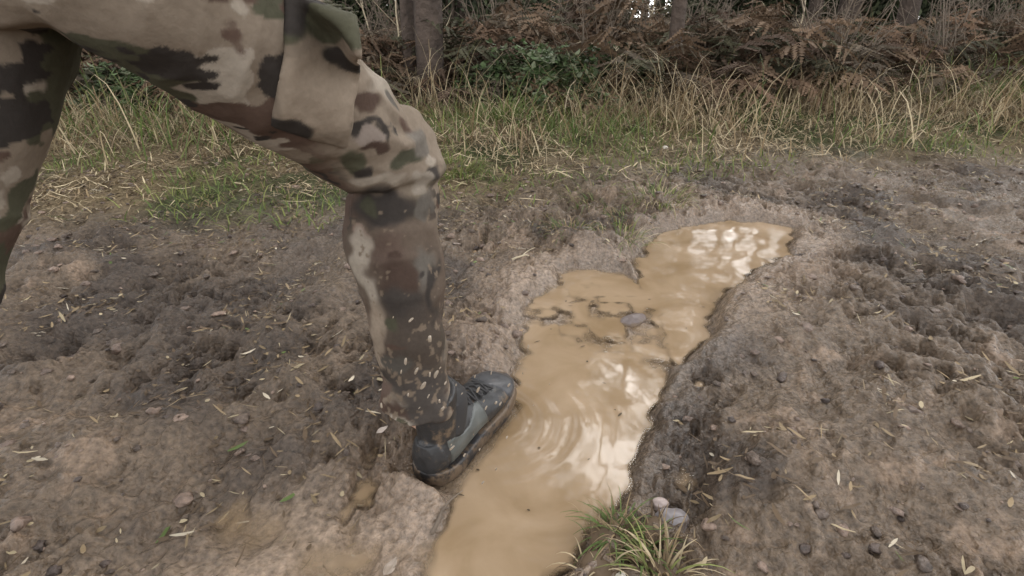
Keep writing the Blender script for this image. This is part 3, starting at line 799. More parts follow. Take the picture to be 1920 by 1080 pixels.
# --- trees
def tree(seed, hgt, r, crown_r, matr, pal, n_limb=9):
    rg_ = np.random.default_rng(seed); root = empty("woodland_tree")
    P = [np.array([0, 0, -0.15])]; lean = rg_.normal(0, 0.035, 2)
    for i in range(1, 8):
        P.append(np.array([lean[0] * i * hgt / 7 + rg_.normal(0, 0.03), lean[1] * i * hgt / 7 + rg_.normal(0, 0.03), hgt * i / 7]))
    P = np.array(P); rr = r * np.array([1.35, 0.98, 0.88, 0.78, 0.65, 0.5, 0.32, 0.10])
    P2 = np.insert(P, 1, P[0] * 0.85 + P[1] * 0.15 + (0, 0, 0.02), 0); rr2 = np.insert(rr, 1, r * 1.08)
    mb = MB(); V, F = tube(P2, rr2, 10, 18)
    V = np.array(V); cen = V * 1.0
    a = np.arctan2(V[:, 1], V[:, 0]); bump = 1 + 0.10 * noise3(np.stack([a * 1.2, V[:, 2] * 0.6, V[:, 0] * 0], 1), 0.5, seed)
    ax = np.repeat(np.array([V[i * 18:(i + 1) * 18].mean(0) for i in range(len(V) // 18)]), 18, 0)
    V = ax + (V - ax) * bump[:, None]
    mb.add((V, F))
    ends = []
    for j in range(n_limb):
        t = rg_.uniform(0.42, 0.97); p = P[0] + (P[-1] - P[0]) * t; az = rg_.uniform(0, 6.28); ln = crown_r * rg_.uniform(0.6, 1.1) * (1.15 - 0.5 * t)
        e = p + np.array([math.cos(az) * ln, math.sin(az) * ln, ln * rg_.uniform(0.2, 0.8)])
        rl = r * (1.05 - t) * 0.55 + 0.012
        mb.add(tube([p, p * 0.5 + e * 0.5 + rg_.normal(0, 0.12, 3) + (0, 0, -0.1), e], [rl, rl * 0.65, rl * 0.2], 5, 8)); ends.append(e)
    obj("trunk", mb.mesh("trunk", matr), root)
    VV = []; FF = []; CC = []; off = 0
    ends.append(P[-1])
    for j, e in enumerate(ends):
        V, F, c = leaf_cloud(seed * 31 + j, 14, 17, (crown_r * 0.5, crown_r * 0.5, crown_r * 0.4), 0.22, 0.17, pal, shell=0.2)
        VV.append(V + e); FF.append(F + off); CC.append(c); off += len(V)
    mesh_np("crown", np.concatenate(VV), np.concatenate(FF), M_leaf, parent=root, col=np.concatenate(CC), smooth=False)
    return root

def at_depth(px, y):                     # ground point on the photo column px at distance y
    x_ = (px - 960) / FPX * (y * math.cos(PITCH) + (CAM_H - 0.15) * math.sin(PITCH))
    return x_, y
def plant(o, px, y, rz=0.0, s=1.0):
    x_, y_ = at_depth(px, y); o.location = (x_, y_, H1(x_, y_)); o.rotation_euler = (0, 0, rz); o.scale = (s, s, s)

t = tree(11, 8.5, 0.105, 2.0, M_bark, EVER); plant(t, 806, 4.7); tag(t, "dark brown tree trunk rising just past the runner's knee, thickest in view", "tree")
t = tree(12, 7.5, 0.055, 1.0, M_bark, EVER); plant(t, 771, 4.9); tag(t, "slimmer brown trunk close on the left of the thickest trunk", "tree")
t = tree(13, 8.0, 0.075, 1.6, M_bark, EVER); plant(t, 862, 8.8); tag(t, "thin near black trunk standing behind the bracken, right of the thickest trunk", "tree")
t = tree(14, 8.0, 0.10, 0.7, M_bark2, EVER, 4); plant(t, 1050, 8.2); tag(t, "grey trunk behind the bracken and the green bramble", "tree")
t = tree(15, 7.0, 0.055, 0.6, M_bark, EVER, 4); plant(t, 1256, 4.8); tag(t, "slim brown trunk on the verge above the far right puddle", "tree")
t = tree(16, 8.0, 0.10, 0.7, M_bark, EVER, 4); plant(t, 1120, 9.6); tag(t, "dark trunk far back in the wood left of the sky gap", "tree")
protos = [tree(21 + k, 8.0 + k, 0.09 + 0.02 * k, 1.9, (M_bark, M_bark2, M_bark)[k], EVER) for k in range(3)]
k = 0
for i in range(16):                       # taller line added past the gap to keep low sky off the puddle
    py = 17.5 + rg.uniform(0, 5); px = py * (0.03 + 0.45 * (i + rg.uniform(0.2, 0.8)) / 16)
    o = protos[k] if k < 3 else copy_tree(protos[k % 3]); k += 1
    s = rg.uniform(1.0, 1.3); o.location = (px, py, H1(px, py)); o.rotation_euler = (0, 0, rg.uniform(0, 6.28)); o.scale = (s * 1.1, s * 1.1, s)
    tag(o, "tall leafy tree added deep in the wood to screen low sky off the puddle", "tree", "trees of the wood")
for i in range(85):
    if i < 26:
        px = rg.uniform(-10, 10); py = 6.0 + 0.10 * px + rg.uniform(0, 3.5)
        if -1.7 < px < 2.2 and py < 8: continue
    else:
        px = rg.uniform(-32, 32); py = 10 + rg.uniform(0, 22)
    if abs(px / py - 0.195) < 0.028 or (0.0 < px / py < 0.5 and py < 24): continue
    o = protos[k] if k < 3 else copy_tree(protos[k % 3]); k += 1
    s = rg.uniform(0.75, 1.25); o.location = (px, py, H1(px, py)); o.rotation_euler = (0, 0, rg.uniform(0, 6.28)); o.scale = (s, s, s * rg.uniform(0.9, 1.2))
    tag(o, "tall leafy tree added deep in the wood to screen low sky off the puddle", "tree", "trees of the wood")

# --- bramble with green leaves
def bramble(loc, seed, n_arch, size, pal, label, leafsz=0.055):
    rg_ = np.random.default_rng(seed); root = empty("bramble_bush", loc); mb = MB(); V = []; F = []; CC = []
    for j in range(n_arch):
        az = rg_.uniform(0, 6.28); ln = size * rg_.uniform(0.5, 1.1); hh_ = size * rg_.uniform(0.35, 0.8)
        d = np.array([math.cos(az), math.sin(az), 0]); P = [np.array([0, 0, -0.02]) + d * 0.05, d * ln * 0.35 + (0, 0, hh_), d * ln * 0.75 + (0, 0, hh_ * 0.85), d * ln * 1.1 + (0, 0, hh_ * 0.25)]
        mb.add(tube(P, [0.005, 0.004, 0.003, 0.0015], 6, 6)); Q, _ = spline(P, [1, 1, 1, 1], 8)
        for q in Q[3:]:
            for m in range(4):
                c0 = np.array(pal[rg_.integers(len(pal))]) * rg_.uniform(0.7, 1.4); st = q + rg_.normal(0, 0.045, 3)
                for l in range(3):
                    a = rg_.normal(0, 1, 3) * (1, 1, 0.45); a /= np.linalg.norm(a); b_ = np.cross(a, rg_.normal(0, 0.35, 3) + (0, 0, 1)); b_ /= np.linalg.norm(b_); s = leafsz * rg_.uniform(0.6, 1.2)
                    nn = np.cross(a, b_); o = len(V)
                    V += [st, st + a * s * 0.35 + b_ * s * 0.32 + nn * s * 0.1, st + a * s * 0.7 + b_ * s * 0.22 + nn * s * 0.1, st + a * s, st + a * s * 0.7 - b_ * s * 0.22 + nn * s * 0.1, st + a * s * 0.35 - b_ * s * 0.32 + nn * s * 0.1]
                    F += [(o, o + 1, o + 2, o + 3), (o, o + 3, o + 4, o + 5)]; CC += [c0] * 6
    obj("stems", mb.mesh("stems", M_twig), root)
    mesh_np("leaves", np.array(V), np.array(F), M_leaf, parent=root, col=np.array(CC), smooth=False)
    return tag(root, label, "bramble")
BR = [(0.075, 0.11, 0.045), (0.10, 0.135, 0.065), (0.06, 0.08, 0.038), (0.15, 0.165, 0.10)]
x_, y_ = at_depth(1016, 4.45); bramble((x_, y_, H1(x_, y_)), 1, 16, 0.50, BR, "bright green bramble bush at the centre, under the dead bracken")
x_, y_ = at_depth(1085, 4.75); bramble((x_, y_, H1(x_, y_)), 2, 13, 0.48, [(0.06, 0.085, 0.035), (0.045, 0.06, 0.028)], "dull green bramble bush just right of the bright green one")
x_, y_ = at_depth(1185, 4.7); bramble((x_, y_, H1(x_, y_)), 3, 9, 0.38, [(0.06, 0.075, 0.035), (0.09, 0.07, 0.04)], "thin brownish bramble bush near the slim brown trunk")
x_, y_ = at_depth(880, 4.6); bramble((x_, y_, H1(x_, y_)), 4, 9, 0.32, [(0.09, 0.075, 0.045), (0.06, 0.06, 0.035)], "half withered bramble bush right of the thickest trunk")
x_, y_ = at_depth(300, 4.4); bramble((x_, y_, H1(x_, y_)), 5, 12, 0.45, BR, "green bramble bush left of the runner at the wood's edge")
x_, y_ = at_depth(1600, 5.2); bramble((x_, y_, H1(x_, y_)), 6, 12, 0.45, BR, "green bramble bush farthest to the right at the wood's edge")

# --- single dry stalks that stand above the grass
def stalk(pts, dep, label=None, r=0.005, matr=M_stem, name="dry_stalk"):
    P = [U(px, py, dep + 0.05 * i) for i, (px, py) in enumerate(pts)]
    b_ = P[0]; g0 = H1(b_[0], b_[1]); base = np.array([b_[0], b_[1], g0 - 0.01])
    P = [base] + P if P[0][2] > g0 + 0.02 else P
    mb = MB(); mb.add(tube(P, np.linspace(r, r * 0.45, len(P)), 8, 6))
    e = P[-1]; d = P[-1] - P[-2]; d /= np.linalg.norm(d)
    for j in range(5):
        q = e - d * 0.012 * j; s_ = np.array([random.uniform(-1, 1), random.uniform(-1, 1), random.uniform(-0.2, 0.6)]) * 0.015
        mb.add(tube([q, q + s_ + d * 0.012, q + s_ * 1.5 + d * 0.025], [r * 0.4, r * 0.4, r * 0.15], 2, 5))
    o = mb.mesh(name, matr); V = get_v(o); set_v(o, V - base); o = obj(name, o); o.location = base
    return tag(o, label or "thin dry stalk arching above the verge grass", "stalk", None if label else "dry stalks above the verge grass")
for pts, dep in [([(965, 205), (985, 165), (1005, 130), (1022, 116)], 4.5), ([(1040, 235), (1022, 175), (1010, 140), (998, 113)], 4.4), ([(1060, 200), (1068, 165), (1080, 150)], 4.4),
                 ([(1155, 215), (1156, 150), (1155, 85)], 4.7), ([(1143, 150), (1135, 115), (1120, 90), (1100, 76), (1085, 80)], 5.0), ([(1140, 150), (1134, 122), (1122, 108)], 4.9),
                 ([(1240, 215), (1239, 150), (1232, 104)], 4.6), ([(1220, 240), (1230, 190), (1241, 150)], 4.6), ([(1243, 230), (1242, 170), (1246, 120), (1238, 108)], 4.8),
                 ([(968, 235), (1000, 208), (1028, 182)], 4.3), ([(1160, 230), (1165, 190), (1171, 158)], 4.6), ([(1185, 235), (1190, 200), (1195, 190)], 4.4),
                 ([(838, 200), (838, 170), (836, 150)], 5.0), ([(935, 215), (952, 190), (962, 176)], 4.7), ([(910, 215), (912, 150), (918, 148)], 4.9),
                 ([(560, 240), (548, 170), (530, 120)], 4.6), ([(330, 250), (350, 180), (380, 140)], 4.5), ([(1420, 225), (1432, 160), (1425, 110)], 4.9), ([(1580, 230), (1560, 170), (1530, 130)], 5.0), ([(1700, 235), (1705, 160), (1720, 110)], 4.9), ([(150, 250), (160, 180), (150, 130)], 4.8)]:
    stalk(pts, dep - 0.55)
def sapling(px, y, hgt, lean, seed, label):
    rg_ = np.random.default_rng(seed); x_, y_ = at_depth(px, y); mb = MB()
    P = [np.array([lean * hgt * (i / 5) + rg_.normal(0, 0.02) * (i > 0), rg_.normal(0, 0.02), hgt * i / 5 - 0.03 * (i == 0)]) for i in range(6)]
    mb.add(tube(P, np.linspace(0.011, 0.003, 6), 6, 7)); Q, _ = spline(P, np.ones(6), 5)
    for j in range(12):
        q = Q[rg_.integers(5, len(Q) - 1)]; az = rg_.uniform(0, 6.28); ln = rg_.uniform(0.12, 0.35); d = np.array([math.cos(az), math.sin(az), rg_.uniform(0.3, 1.2)])
        mb.add(tube([q, q + d * ln * 0.5 + rg_.normal(0, 0.015, 3), q + d * ln], [0.004, 0.003, 0.0012], 4, 5))
    o = obj("bare_sapling", mb.mesh("bare_sapling", M_stem)); o.location = (x_, y_, H1(x_, y_))
    return tag(o, label, "sapling")
sapling(742, 5.1, 1.3, 0.10, 1, "bare pale sapling nearest the runner's thigh")
sapling(833, 5.0, 1.1, -0.02, 2, "bare upright sapling against the right of the thickest trunk")
sapling(715, 5.5, 1.4, -0.08, 3, "bare leaning sapling behind the runner's thigh")
sapling(1205, 5.6, 1.2, 0.05, 4, "bare sapling left of the slim brown trunk")
sapling(420, 5.4, 1.5, 0.06, 5, "bare sapling left of the runner at the wood's edge")
sapling(1480, 5.6, 1.5, -0.05, 6, "bare sapling in the bracken far to the right")

# ------------------------------------------------------------------ the runner
D3 = np.array([FDIR[0], FDIR[1], 0.0]); R3 = np.array([FDIR[1], -FDIR[0], 0.0]); Z3 = np.array([0, 0, 1.0])
GZ = -0.021
person = empty("person", (HEEL[0], HEEL[1], GZ))
ORG = np.array([HEEL[0], HEEL[1], GZ])

def add_local(name, me, matr=None, parent=person):
    V = get_v(me); set_v(me, V - ORG)
    return obj(name, me, parent)

# joints (front leg as in the photograph, other leg trailing behind it)
hemL = U(783, 762, 0.960)
kneeL = U(738, 306, 0.845)
hipL = kneeL - D3 * 0.34 + Z3 * 0.268 + R3 * 0.0
ankL = ORG + D3 * 0.072 + Z3 * 0.10
hipR = hipL - R3 * 0.17 - D3 * 0.03      # the far leg, trailing
kneeR = hipR - D3 * 0.22 - Z3 * 0.37
ankR = kneeR - D3 * 0.36 - Z3 * 0.16
pel = (hipL + hipR) / 2 + Z3 * 0.06
chest = pel + Z3 * 0.36 + D3 * 0.10
neck = pel + Z3 * 0.54 + D3 * 0.16
head = neck + Z3 * 0.17 + D3 * 0.05

def lerp(a, b_, t): return a * (1 - t) + b_ * t

# trousers
mb = MB()
c1 = U(731, 430, 0.87); c2 = U(752, 520, 0.885); c3 = U(765, 610, 0.91); c4 = U(780, 700, 0.94)
mb.add(tube([hipL + Z3 * 0.06, hipL, lerp(hipL, kneeL, 0.5), lerp(hipL, kneeL, 0.82), kneeL, c1, c2, c3, c4, hemL],
            [0.085, 0.092, 0.083, 0.075, 0.073, 0.071, 0.0655, 0.059, 0.060, 0.067], 8, 28, side=R3))
mb.add(tube([hipR + Z3 * 0.06, hipR, lerp(hipR, kneeR, 0.5), lerp(hipR, kneeR, 0.85), kneeR, lerp(kneeR, ankR, 0.35), lerp(kneeR, ankR, 0.7), lerp(kneeR, ankR, 0.97)],
            [0.085, 0.096, 0.088, 0.076, 0.072, 0.066, 0.060, 0.062], 8, 28, side=R3))
mb.add(tube([pel - Z3 * 0.13, pel - Z3 * 0.05, pel + Z3 * 0.06, pel + Z3 * 0.12], [(0.09, 0.07), (0.165, 0.115), (0.165, 0.115), (0.15, 0.10)], 6, 28, side=R3))
# cargo pocket on the outer face of the trailing thigh and front thigh
for a_, b_, sg in ((hipR, kneeR, -1),):
    m_ = lerp(a_, b_, 0.55) + R3 * sg * 0.082
    mb.add(tube([m_ + (a_ - b_) * 0.20, m_, m_ - (a_ - b_) * 0.20], [(0.016, 0.06), (0.019, 0.066), (0.016, 0.062)], 3, 16, side=R3))
me = remesh(mb.mesh("trousers", M_camo), 0.0032, 10, 0.5)
V = get_v(me); N = get_n(me)
def seg_t(V, a, b_):
    d = b_ - a; return ((V - a) @ d) / (d @ d)
tz = V[:, 2]
dz = np.zeros(len(V))
# bag of cloth over the front knee, a fold line under it, and creases fanning from the knees
for (kn, an, hp) in ((kneeL, hemL, hipL), (kneeR, ankR, hipR)):
    rk = np.linalg.norm(V - kn, axis=1); wk = np.exp(-(rk / 0.17) ** 2)
    ax = (an - kn) / np.linalg.norm(an - kn); s = (V - kn) @ ax
    wob = 0.018 * noise3(V, 0.07, 5) + 0.008 * noise3(V, 0.03, 6)
    dz += wk * (0.0075 * np.exp(-((s - 0.012 + wob) / 0.013) ** 2) - 0.005 * np.exp(-((s - 0.038 + wob) / 0.010) ** 2) + 0.006 * np.exp(-((s + 0.045 + 1.4 * wob) / 0.014) ** 2) - 0.006 * np.exp(-((s + 0.07 + 1.6 * wob) / 0.012) ** 2)
                + 0.005 * np.exp(-((s + 0.105 - 1.5 * wob) / 0.014) ** 2) - 0.004 * np.exp(-((s - 0.075 - wob) / 0.012) ** 2))
    # lengthwise drag folds on the shin, gathered rings at the hem
    an_ = np.arctan2((V - kn) @ R3, (V - kn) @ D3); ws = sstep(0.05, 0.14, s) * (rk < 0.6)
    dz += ws * 0.0045 * noise3(np.stack([an_ * 0.55, s * 0.5 + 0.25 * an_, s * 0 + kn[0]], 1), 0.22, 7) * 1.6
    dz += ws * (0.0022 * np.exp(-((np.abs(an_ - 1.45) - 0.09) / 0.05) ** 2) - 0.0030 * np.exp(-((an_ - 1.45) / 0.035) ** 2))
    hem = np.exp(-(np.linalg.norm(V - an, axis=1) / 0.10) ** 2)
    dz += hem * 0.006 * noise3(np.stack([an_ * 0.15, s, s * 0], 1), 0.032, 8)
wv = V + 0.02 * np.stack([noise3(V, 0.08, 91), noise3(V, 0.08, 92), noise3(V, 0.08, 93)], 1)
dz += 0.0042 * (0.75 - 2 * np.abs(noise3(wv * np.array([0.6, 0.6, 1.7]), 0.062, 94))) * np.exp(-(np.minimum(np.linalg.norm(V - kneeL, axis=1), np.linalg.norm(V - kneeR, axis=1)) / 0.22) ** 2) + 0.0026 * (0.7 - 2 * np.abs(noise3(wv * np.array([1.2, 1.2, 0.55]), 0.055, 95)))
dz += 0.0035 * noise3(V * np.array([1, 1, 1.6]), 0.075, 9) + 0.0015 * noise3(V, 0.03, 10)
V = V + N * dz[:, None]; set_v(me, V)
# pattern, with light and shade on the front shin painted in
def lin(r, g_, b_): return np.array([((c / 255 + 0.055) / 1.055) ** 2.4 for c in (r, g_, b_)])
TAN = np.array([0.185, 0.145, 0.108]); PALE = np.array([0.29, 0.245, 0.195]); BRN = np.array([0.085, 0.054, 0.040]); DRK = np.array([0.034, 0.028, 0.024]); GRN = np.array([0.064, 0.060, 0.038]); PNK = np.array([0.115, 0.078, 0.060]); GRY = np.array([0.088, 0.076, 0.063])
col = np.tile(TAN, (len(V), 1))
Va = V * np.array([1, 1, 1.7])
for cc_, sc_, sd_, th in ((PALE, 0.09, 21, 0.28), (GRN, 0.12, 22, 0.18), (BRN, 0.11, 23, 0.22), (DRK, 0.075, 24, 0.38)):
    q = noise3(Va, sc_, sd_) + 0.45 * noise3(Va, sc_ * 0.4, sd_ + 40) + 0.3 * noise3(Va, sc_ * 0.17, sd_ + 60)
    col = mix(col, np.tile(cc_, (len(V), 1)), sstep(th, th + 0.07, q))
bv = BVHTree.FromPolygons([tuple(v) for v in V], [tuple(p.vertices) for p in me.polygons])
def segd(V, a, b_):
    return np.linalg.norm(V - (a + (b_ - a) * np.clip(seg_t(V, a, b_), 0, 1)[:, None]), axis=1)
isL = np.minimum(segd(V, hipL, kneeL), segd(V, kneeL, hemL)) < np.minimum(segd(V, hipR, kneeR), segd(V, kneeR, ankR))
wrp = np.stack([noise3(V, 0.05, 31), noise3(V, 0.05, 32), noise3(V, 0.05, 33)], 1) * 0.014 + np.stack([noise3(V, 0.018, 34), noise3(V, 0.018, 35), noise3(V, 0.018, 36)], 1) * 0.008
def patch(px, py, rx, rz, colr, soft=0.22, tilt=0.0, amt=1.0):
    """one dye patch of the camouflage or one mud stain, some with painted light and shade, centred on the cloth where the photo shows it"""
    global col
    r = ray(px, py); hit = bv.ray_cast(Vector(CAMP), Vector(r / np.linalg.norm(r)))
    if hit[0] is None: return
    if py < 345: rx, rz = rx * 1.25, rz * 1.3
    c = np.array(hit[0]); dp = np.dot(c - CAMP, FWD)
    q = V + wrp - c; a = q @ RGT; b_ = q @ np.array([0, 0.25, 0.97]); e = q @ np.array([0, 0.97, -0.25])
    ca, sa = math.cos(tilt), math.sin(tilt); a, b_ = a * ca + b_ * sa, -a * sa + b_ * ca
    rr = np.sqrt((a / (rx * dp / FPX)) ** 2 + (b_ / (rz * dp / FPX)) ** 2 + (e / (max(rx, rz) * dp / FPX * 1.1)) ** 2)
    t = (1 - sstep(1 - soft, 1 + soft, rr)) * amt * isL
    col = mix(col, np.tile(colr, (len(V), 1)), t)
patch(745, 230, 110, 130, TAN, 0.3)
patch(710, 150, 22, 40, PALE * 0.9, 0.5)
patch(692, 196, 32, 15, BRN * 0.8); patch(735, 190, 22, 12, GRY)
patch(684, 246, 30, 11, DRK); patch(712, 236, 20, 7, DRK * 1.2); patch(755, 222, 24, 11, BRN, tilt=-0.7); patch(742, 250, 16, 7, DRK, tilt=-0.5); patch(730, 255, 5, 16, DRK)
patch(698, 264, 28, 9, np.array([0.205, 0.165, 0.138])); patch(705, 280, 26, 5, BRN * 0.7)
patch(672, 300, 15, 26, GRN); patch(692, 322, 15, 11, DRK); patch(772, 304, 28, 12, GRN * 0.8, tilt=0.5); patch(812, 332, 11, 14, DRK * 1.3)
patch(790, 262, 18, 26, GRY * 1.5); patch(806, 300, 10, 12, PALE)
patch(735, 520, 120, 150, np.array([0.100, 0.074, 0.055]), 0.25); patch(785, 660, 70, 110, np.array([0.058, 0.044, 0.034]), 0.5)  # dark below the knee: wet cloth, with shade painted into its colour
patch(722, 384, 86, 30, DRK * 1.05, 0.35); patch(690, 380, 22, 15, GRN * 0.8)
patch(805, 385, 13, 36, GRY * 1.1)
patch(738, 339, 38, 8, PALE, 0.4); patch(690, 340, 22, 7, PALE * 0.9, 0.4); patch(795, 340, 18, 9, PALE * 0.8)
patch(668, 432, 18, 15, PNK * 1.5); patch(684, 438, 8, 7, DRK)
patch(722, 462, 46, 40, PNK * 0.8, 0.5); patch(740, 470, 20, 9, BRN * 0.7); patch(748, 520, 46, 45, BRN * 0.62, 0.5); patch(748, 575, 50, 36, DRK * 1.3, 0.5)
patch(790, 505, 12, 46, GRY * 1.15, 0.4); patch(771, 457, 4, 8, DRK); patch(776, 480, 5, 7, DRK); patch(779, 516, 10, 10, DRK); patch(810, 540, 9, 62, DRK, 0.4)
patch(674, 480, 19, 50, PALE, 0.4); patch(688, 545, 18, 42, PALE * 0.95, 0.4); patch(701, 610, 18, 42, TAN * 1.3, 0.4); patch(714, 670, 18, 36, TAN * 1.2, 0.4)  # pale back edge: camouflage tan, with the light on it painted in
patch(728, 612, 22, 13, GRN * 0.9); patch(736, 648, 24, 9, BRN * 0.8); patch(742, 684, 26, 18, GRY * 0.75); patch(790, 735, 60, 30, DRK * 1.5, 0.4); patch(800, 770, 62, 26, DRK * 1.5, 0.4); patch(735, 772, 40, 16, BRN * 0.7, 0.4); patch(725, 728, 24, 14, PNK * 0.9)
spl = noise3(V, 0.011, 71) + 0.6 * noise3(V, 0.005, 72); lowz = 1 - sstep(0.06, 0.42, V[:, 2] + 0.08 * noise3(V, 0.06, 73))
col = mix(col, np.tile(np.array([0.150, 0.112, 0.080]), (len(V), 1)), sstep(0.80, 0.95, spl + 0.55 * lowz) * (V[:, 2] < 0.5) * 0.9)
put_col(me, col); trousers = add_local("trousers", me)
# cargo pocket that stands off the outer face of the front thigh
edge = [(672, 20), (676, 60), (677, 95), (673, 150), (665, 195), (657, 245), (650, 280)]
FV = []; BV = []; nc = 12; rows = []
ep = np.array(edge, float); tt = np.linspace(0, len(ep) - 1, 30); ep = np.stack([np.interp(tt, np.arange(len(ep)), ep[:, k]) for k in (0, 1)], 1)
pv = []; lastd = 0.7
for i, (ex, ey) in enumerate(ep):
    for j in range(nc):
        px = ex - 13.0 * j; rr_ = ray(px, ey - 4.0 * j); hit = bv.ray_cast(Vector(CAMP), Vector(rr_ / np.linalg.norm(rr_)))
        if hit[0] is not None: lastd = float(np.dot(np.array(hit[0]) - CAMP, FWD))
        pv.append((CAMP + rr_ * lastd, rr_))
dpv = np.array([np.dot(p_ - CAMP, FWD) for p_, _ in pv]).reshape(30, nc)
for _ in range(12):
    q = np.pad(dpv, 1, mode='edge'); dpv = np.minimum(dpv, 0.5 * dpv + 0.125 * (q[:-2, 1:-1] + q[2:, 1:-1] + q[1:-1, :-2] + q[1:-1, 2:]))
V1 = []; V2 = []
for i in range(30):
    for j in range(nc):
        b_ = min(1, min(i, 29 - i) / 3 + 0.2) * min(1.0, (nc - 1 - j) / 2 + 0.2) * (0.55 + 0.45 * min(1, j / 1.0))
        V1.append(CAMP + pv[i * nc + j][1] * (dpv[i, j] - 0.013 * b_)); V2.append(CAMP + pv[i * nc + j][1] * (dpv[i, j] + 0.010))
nV = len(V1); Fp = []
for i in range(29):
    for j in range(nc - 1):
        a = i * nc + j; Fp.append((a, a + nc, a + nc + 1, a + 1)); Fp.append((nV + a, nV + a + 1, nV + a + nc + 1, nV + a + nc))
ring = [j for j in range(nc)] + [i * nc + nc - 1 for i in range(1, 30)] + [29 * nc + j for j in range(nc - 2, -1, -1)] + [i * nc for i in range(28, 0, -1)]
for k in range(len(ring)):
    a, b_ = ring[k], ring[(k + 1) % len(ring)]; Fp.append((a, b_, nV + b_, nV + a))
pm = MB(); pm.add((V1 + V2, Fp)); pme = remesh(pm.mesh("cargo_pocket", M_camo), 0.003, 6)
Vp = get_v(pme); Vp = Vp + get_n(pme) * (0.003 * noise3(Vp, 0.05, 51) + 0.0015 * noise3(Vp, 0.02, 52))[:, None]; set_v(pme, Vp)
cp = np.tile(TAN * 1.2, (len(Vp), 1))
for cc_, sc_, sd_, th in ((TAN, 0.07, 61, 0.05), (GRN, 0.08, 62, 0.35), (DRK, 0.06, 63, 0.5)):
    cp = mix(cp, np.tile(cc_, (len(Vp), 1)), sstep(th, th + 0.14, noise3(Vp * np.array([1, 1, 1.6]), sc_, sd_) + 0.4 * noise3(Vp, sc_ * 0.4, sd_ + 9)))
put_col(pme, cp); pk = add_local("cargo_pocket", pme, parent=trousers)


mb = MB(); mb.add(tube([ORG + D3 * 0.062 + Z3 * 0.09, ankL + Z3 * 0.05, lerp(ankL + Z3 * 0.05, hemL, 0.5), hemL + Z3 * 0.05], [0.040, 0.041, 0.044, 0.042], 6, 20))
add_local("sock", mb.mesh("sock", M_lace))
# jacket: a closed shell from the hips up, sleeves bent as in running
sh = [neck - Z3 * 0.06 - R3 * 0.18, neck - Z3 * 0.06 + R3 * 0.18]
elb = [sh[0] - Z3 * 0.24 - D3 * 0.18 - R3 * 0.05, sh[1] - Z3 * 0.26 + D3 * 0.10 + R3 * 0.05]
wri = [elb[0] + D3 * 0.20 + Z3 * 0.10 + R3 * 0.03, elb[1] + D3 * 0.20 + Z3 * 0.14 - R3 * 0.04]
mb = MB()
mb.add(tube([pel + Z3 * 0.05, pel + Z3 * 0.16, lerp(pel, chest, 0.6), chest, neck - Z3 * 0.05, neck + Z3 * 0.01], [(0.175, 0.125), (0.17, 0.12), (0.17, 0.12), (0.19, 0.13), (0.15, 0.10), (0.075, 0.07)], 6, 28, side=R3))
for k in (0, 1):
    mb.add(tube([lerp(chest + Z3 * 0.12, sh[k], 0.5), sh[k], lerp(sh[k], elb[k], 0.5), elb[k], lerp(elb[k], wri[k], 0.5), wri[k]], [0.07, 0.073, 0.062, 0.055, 0.05, 0.043], 6, 20))
me = remesh(mb.mesh("jacket", M_jacket), 0.007, 6)
V = get_v(me); set_v(me, V + get_n(me) * (0.006 * noise3(V, 0.06, 3) + 0.003 * noise3(V, 0.025, 4))[:, None])
add_local("jacket", me)

# body: one continuous skin under the clothes
mb = MB()
mb.add(tube([pel - Z3 * 0.08, pel, lerp(pel, chest, 0.5), chest, neck - Z3 * 0.05, neck], [(0.12, 0.08), (0.14, 0.095), (0.13, 0.09), (0.15, 0.10), (0.10, 0.075), (0.055, 0.055)], 6, 24, side=R3))
mb.add(tube([neck - Z3 * 0.06, neck, head - Z3 * 0.04], [0.06, 0.054, 0.054], 5, 20, side=R3))
mb.ball(head + Z3 * 0.045 - D3 * 0.01, (0.078, 0.078, 0.095), 24, 16)
mb.add(tube([head + D3 * 0.02 + Z3 * 0.03, head + D3 * 0.035 - Z3 * 0.03, head + D3 * 0.05 - Z3 * 0.075], [(0.066, 0.06), (0.058, 0.05), (0.03, 0.025)], 5, 20, side=R3))
mb.add(tube([head + D3 * 0.078 + Z3 * 0.045, head + D3 * 0.098 + Z3 * 0.012, head + D3 * 0.085 + Z3 * 0.0], [(0.008, 0.008), (0.014, 0.012), (0.012, 0.008)], 4, 12, side=R3))
mb.add(tube([head + D3 * 0.088 - Z3 * 0.03 - R3 * 0.022, head + D3 * 0.093 - Z3 * 0.032, head + D3 * 0.088 - Z3 * 0.03 + R3 * 0.022], [0.004, 0.008, 0.004], 4, 10))
for s in (-1, 1):
    mb.ball(head + R3 * s * 0.079 + Z3 * 0.02 - D3 * 0.01, (0.014, 0.022, 0.032), 14, 10)
    mb.add(tube([head + D3 * 0.062 + Z3 * 0.065 + R3 * s * 0.045, head + D3 * 0.076 + Z3 * 0.068 + R3 * s * 0.018], [0.007, 0.007], 4, 8))
for hp, kn, an in ((hipL, kneeL, ankL), (hipR, kneeR, ankR)):
    low = [c1, c3, hemL] if hp is hipL else [lerp(kn, an, 0.3), lerp(kn, an, 0.6), lerp(kn, an, 0.85)]
    mb.add(tube([hp, lerp(hp, kn, 0.5), kn] + low + [an], [0.072, 0.062, 0.048, 0.044, 0.036, 0.031, 0.03], 6, 20))
mb.add(tube([ankL, ORG + D3 * 0.10 + Z3 * 0.065, ORG + D3 * 0.20 + Z3 * 0.05], [0.032, 0.03, 0.025], 4, 14))
TR = lerp(-Z3, -D3, 0.35); TR /= np.linalg.norm(TR)          # the trailing foot points down and back
mb.add(tube([ankR, ankR + TR * 0.08, ankR + TR * 0.15], [0.032, 0.03, 0.025], 4, 14))
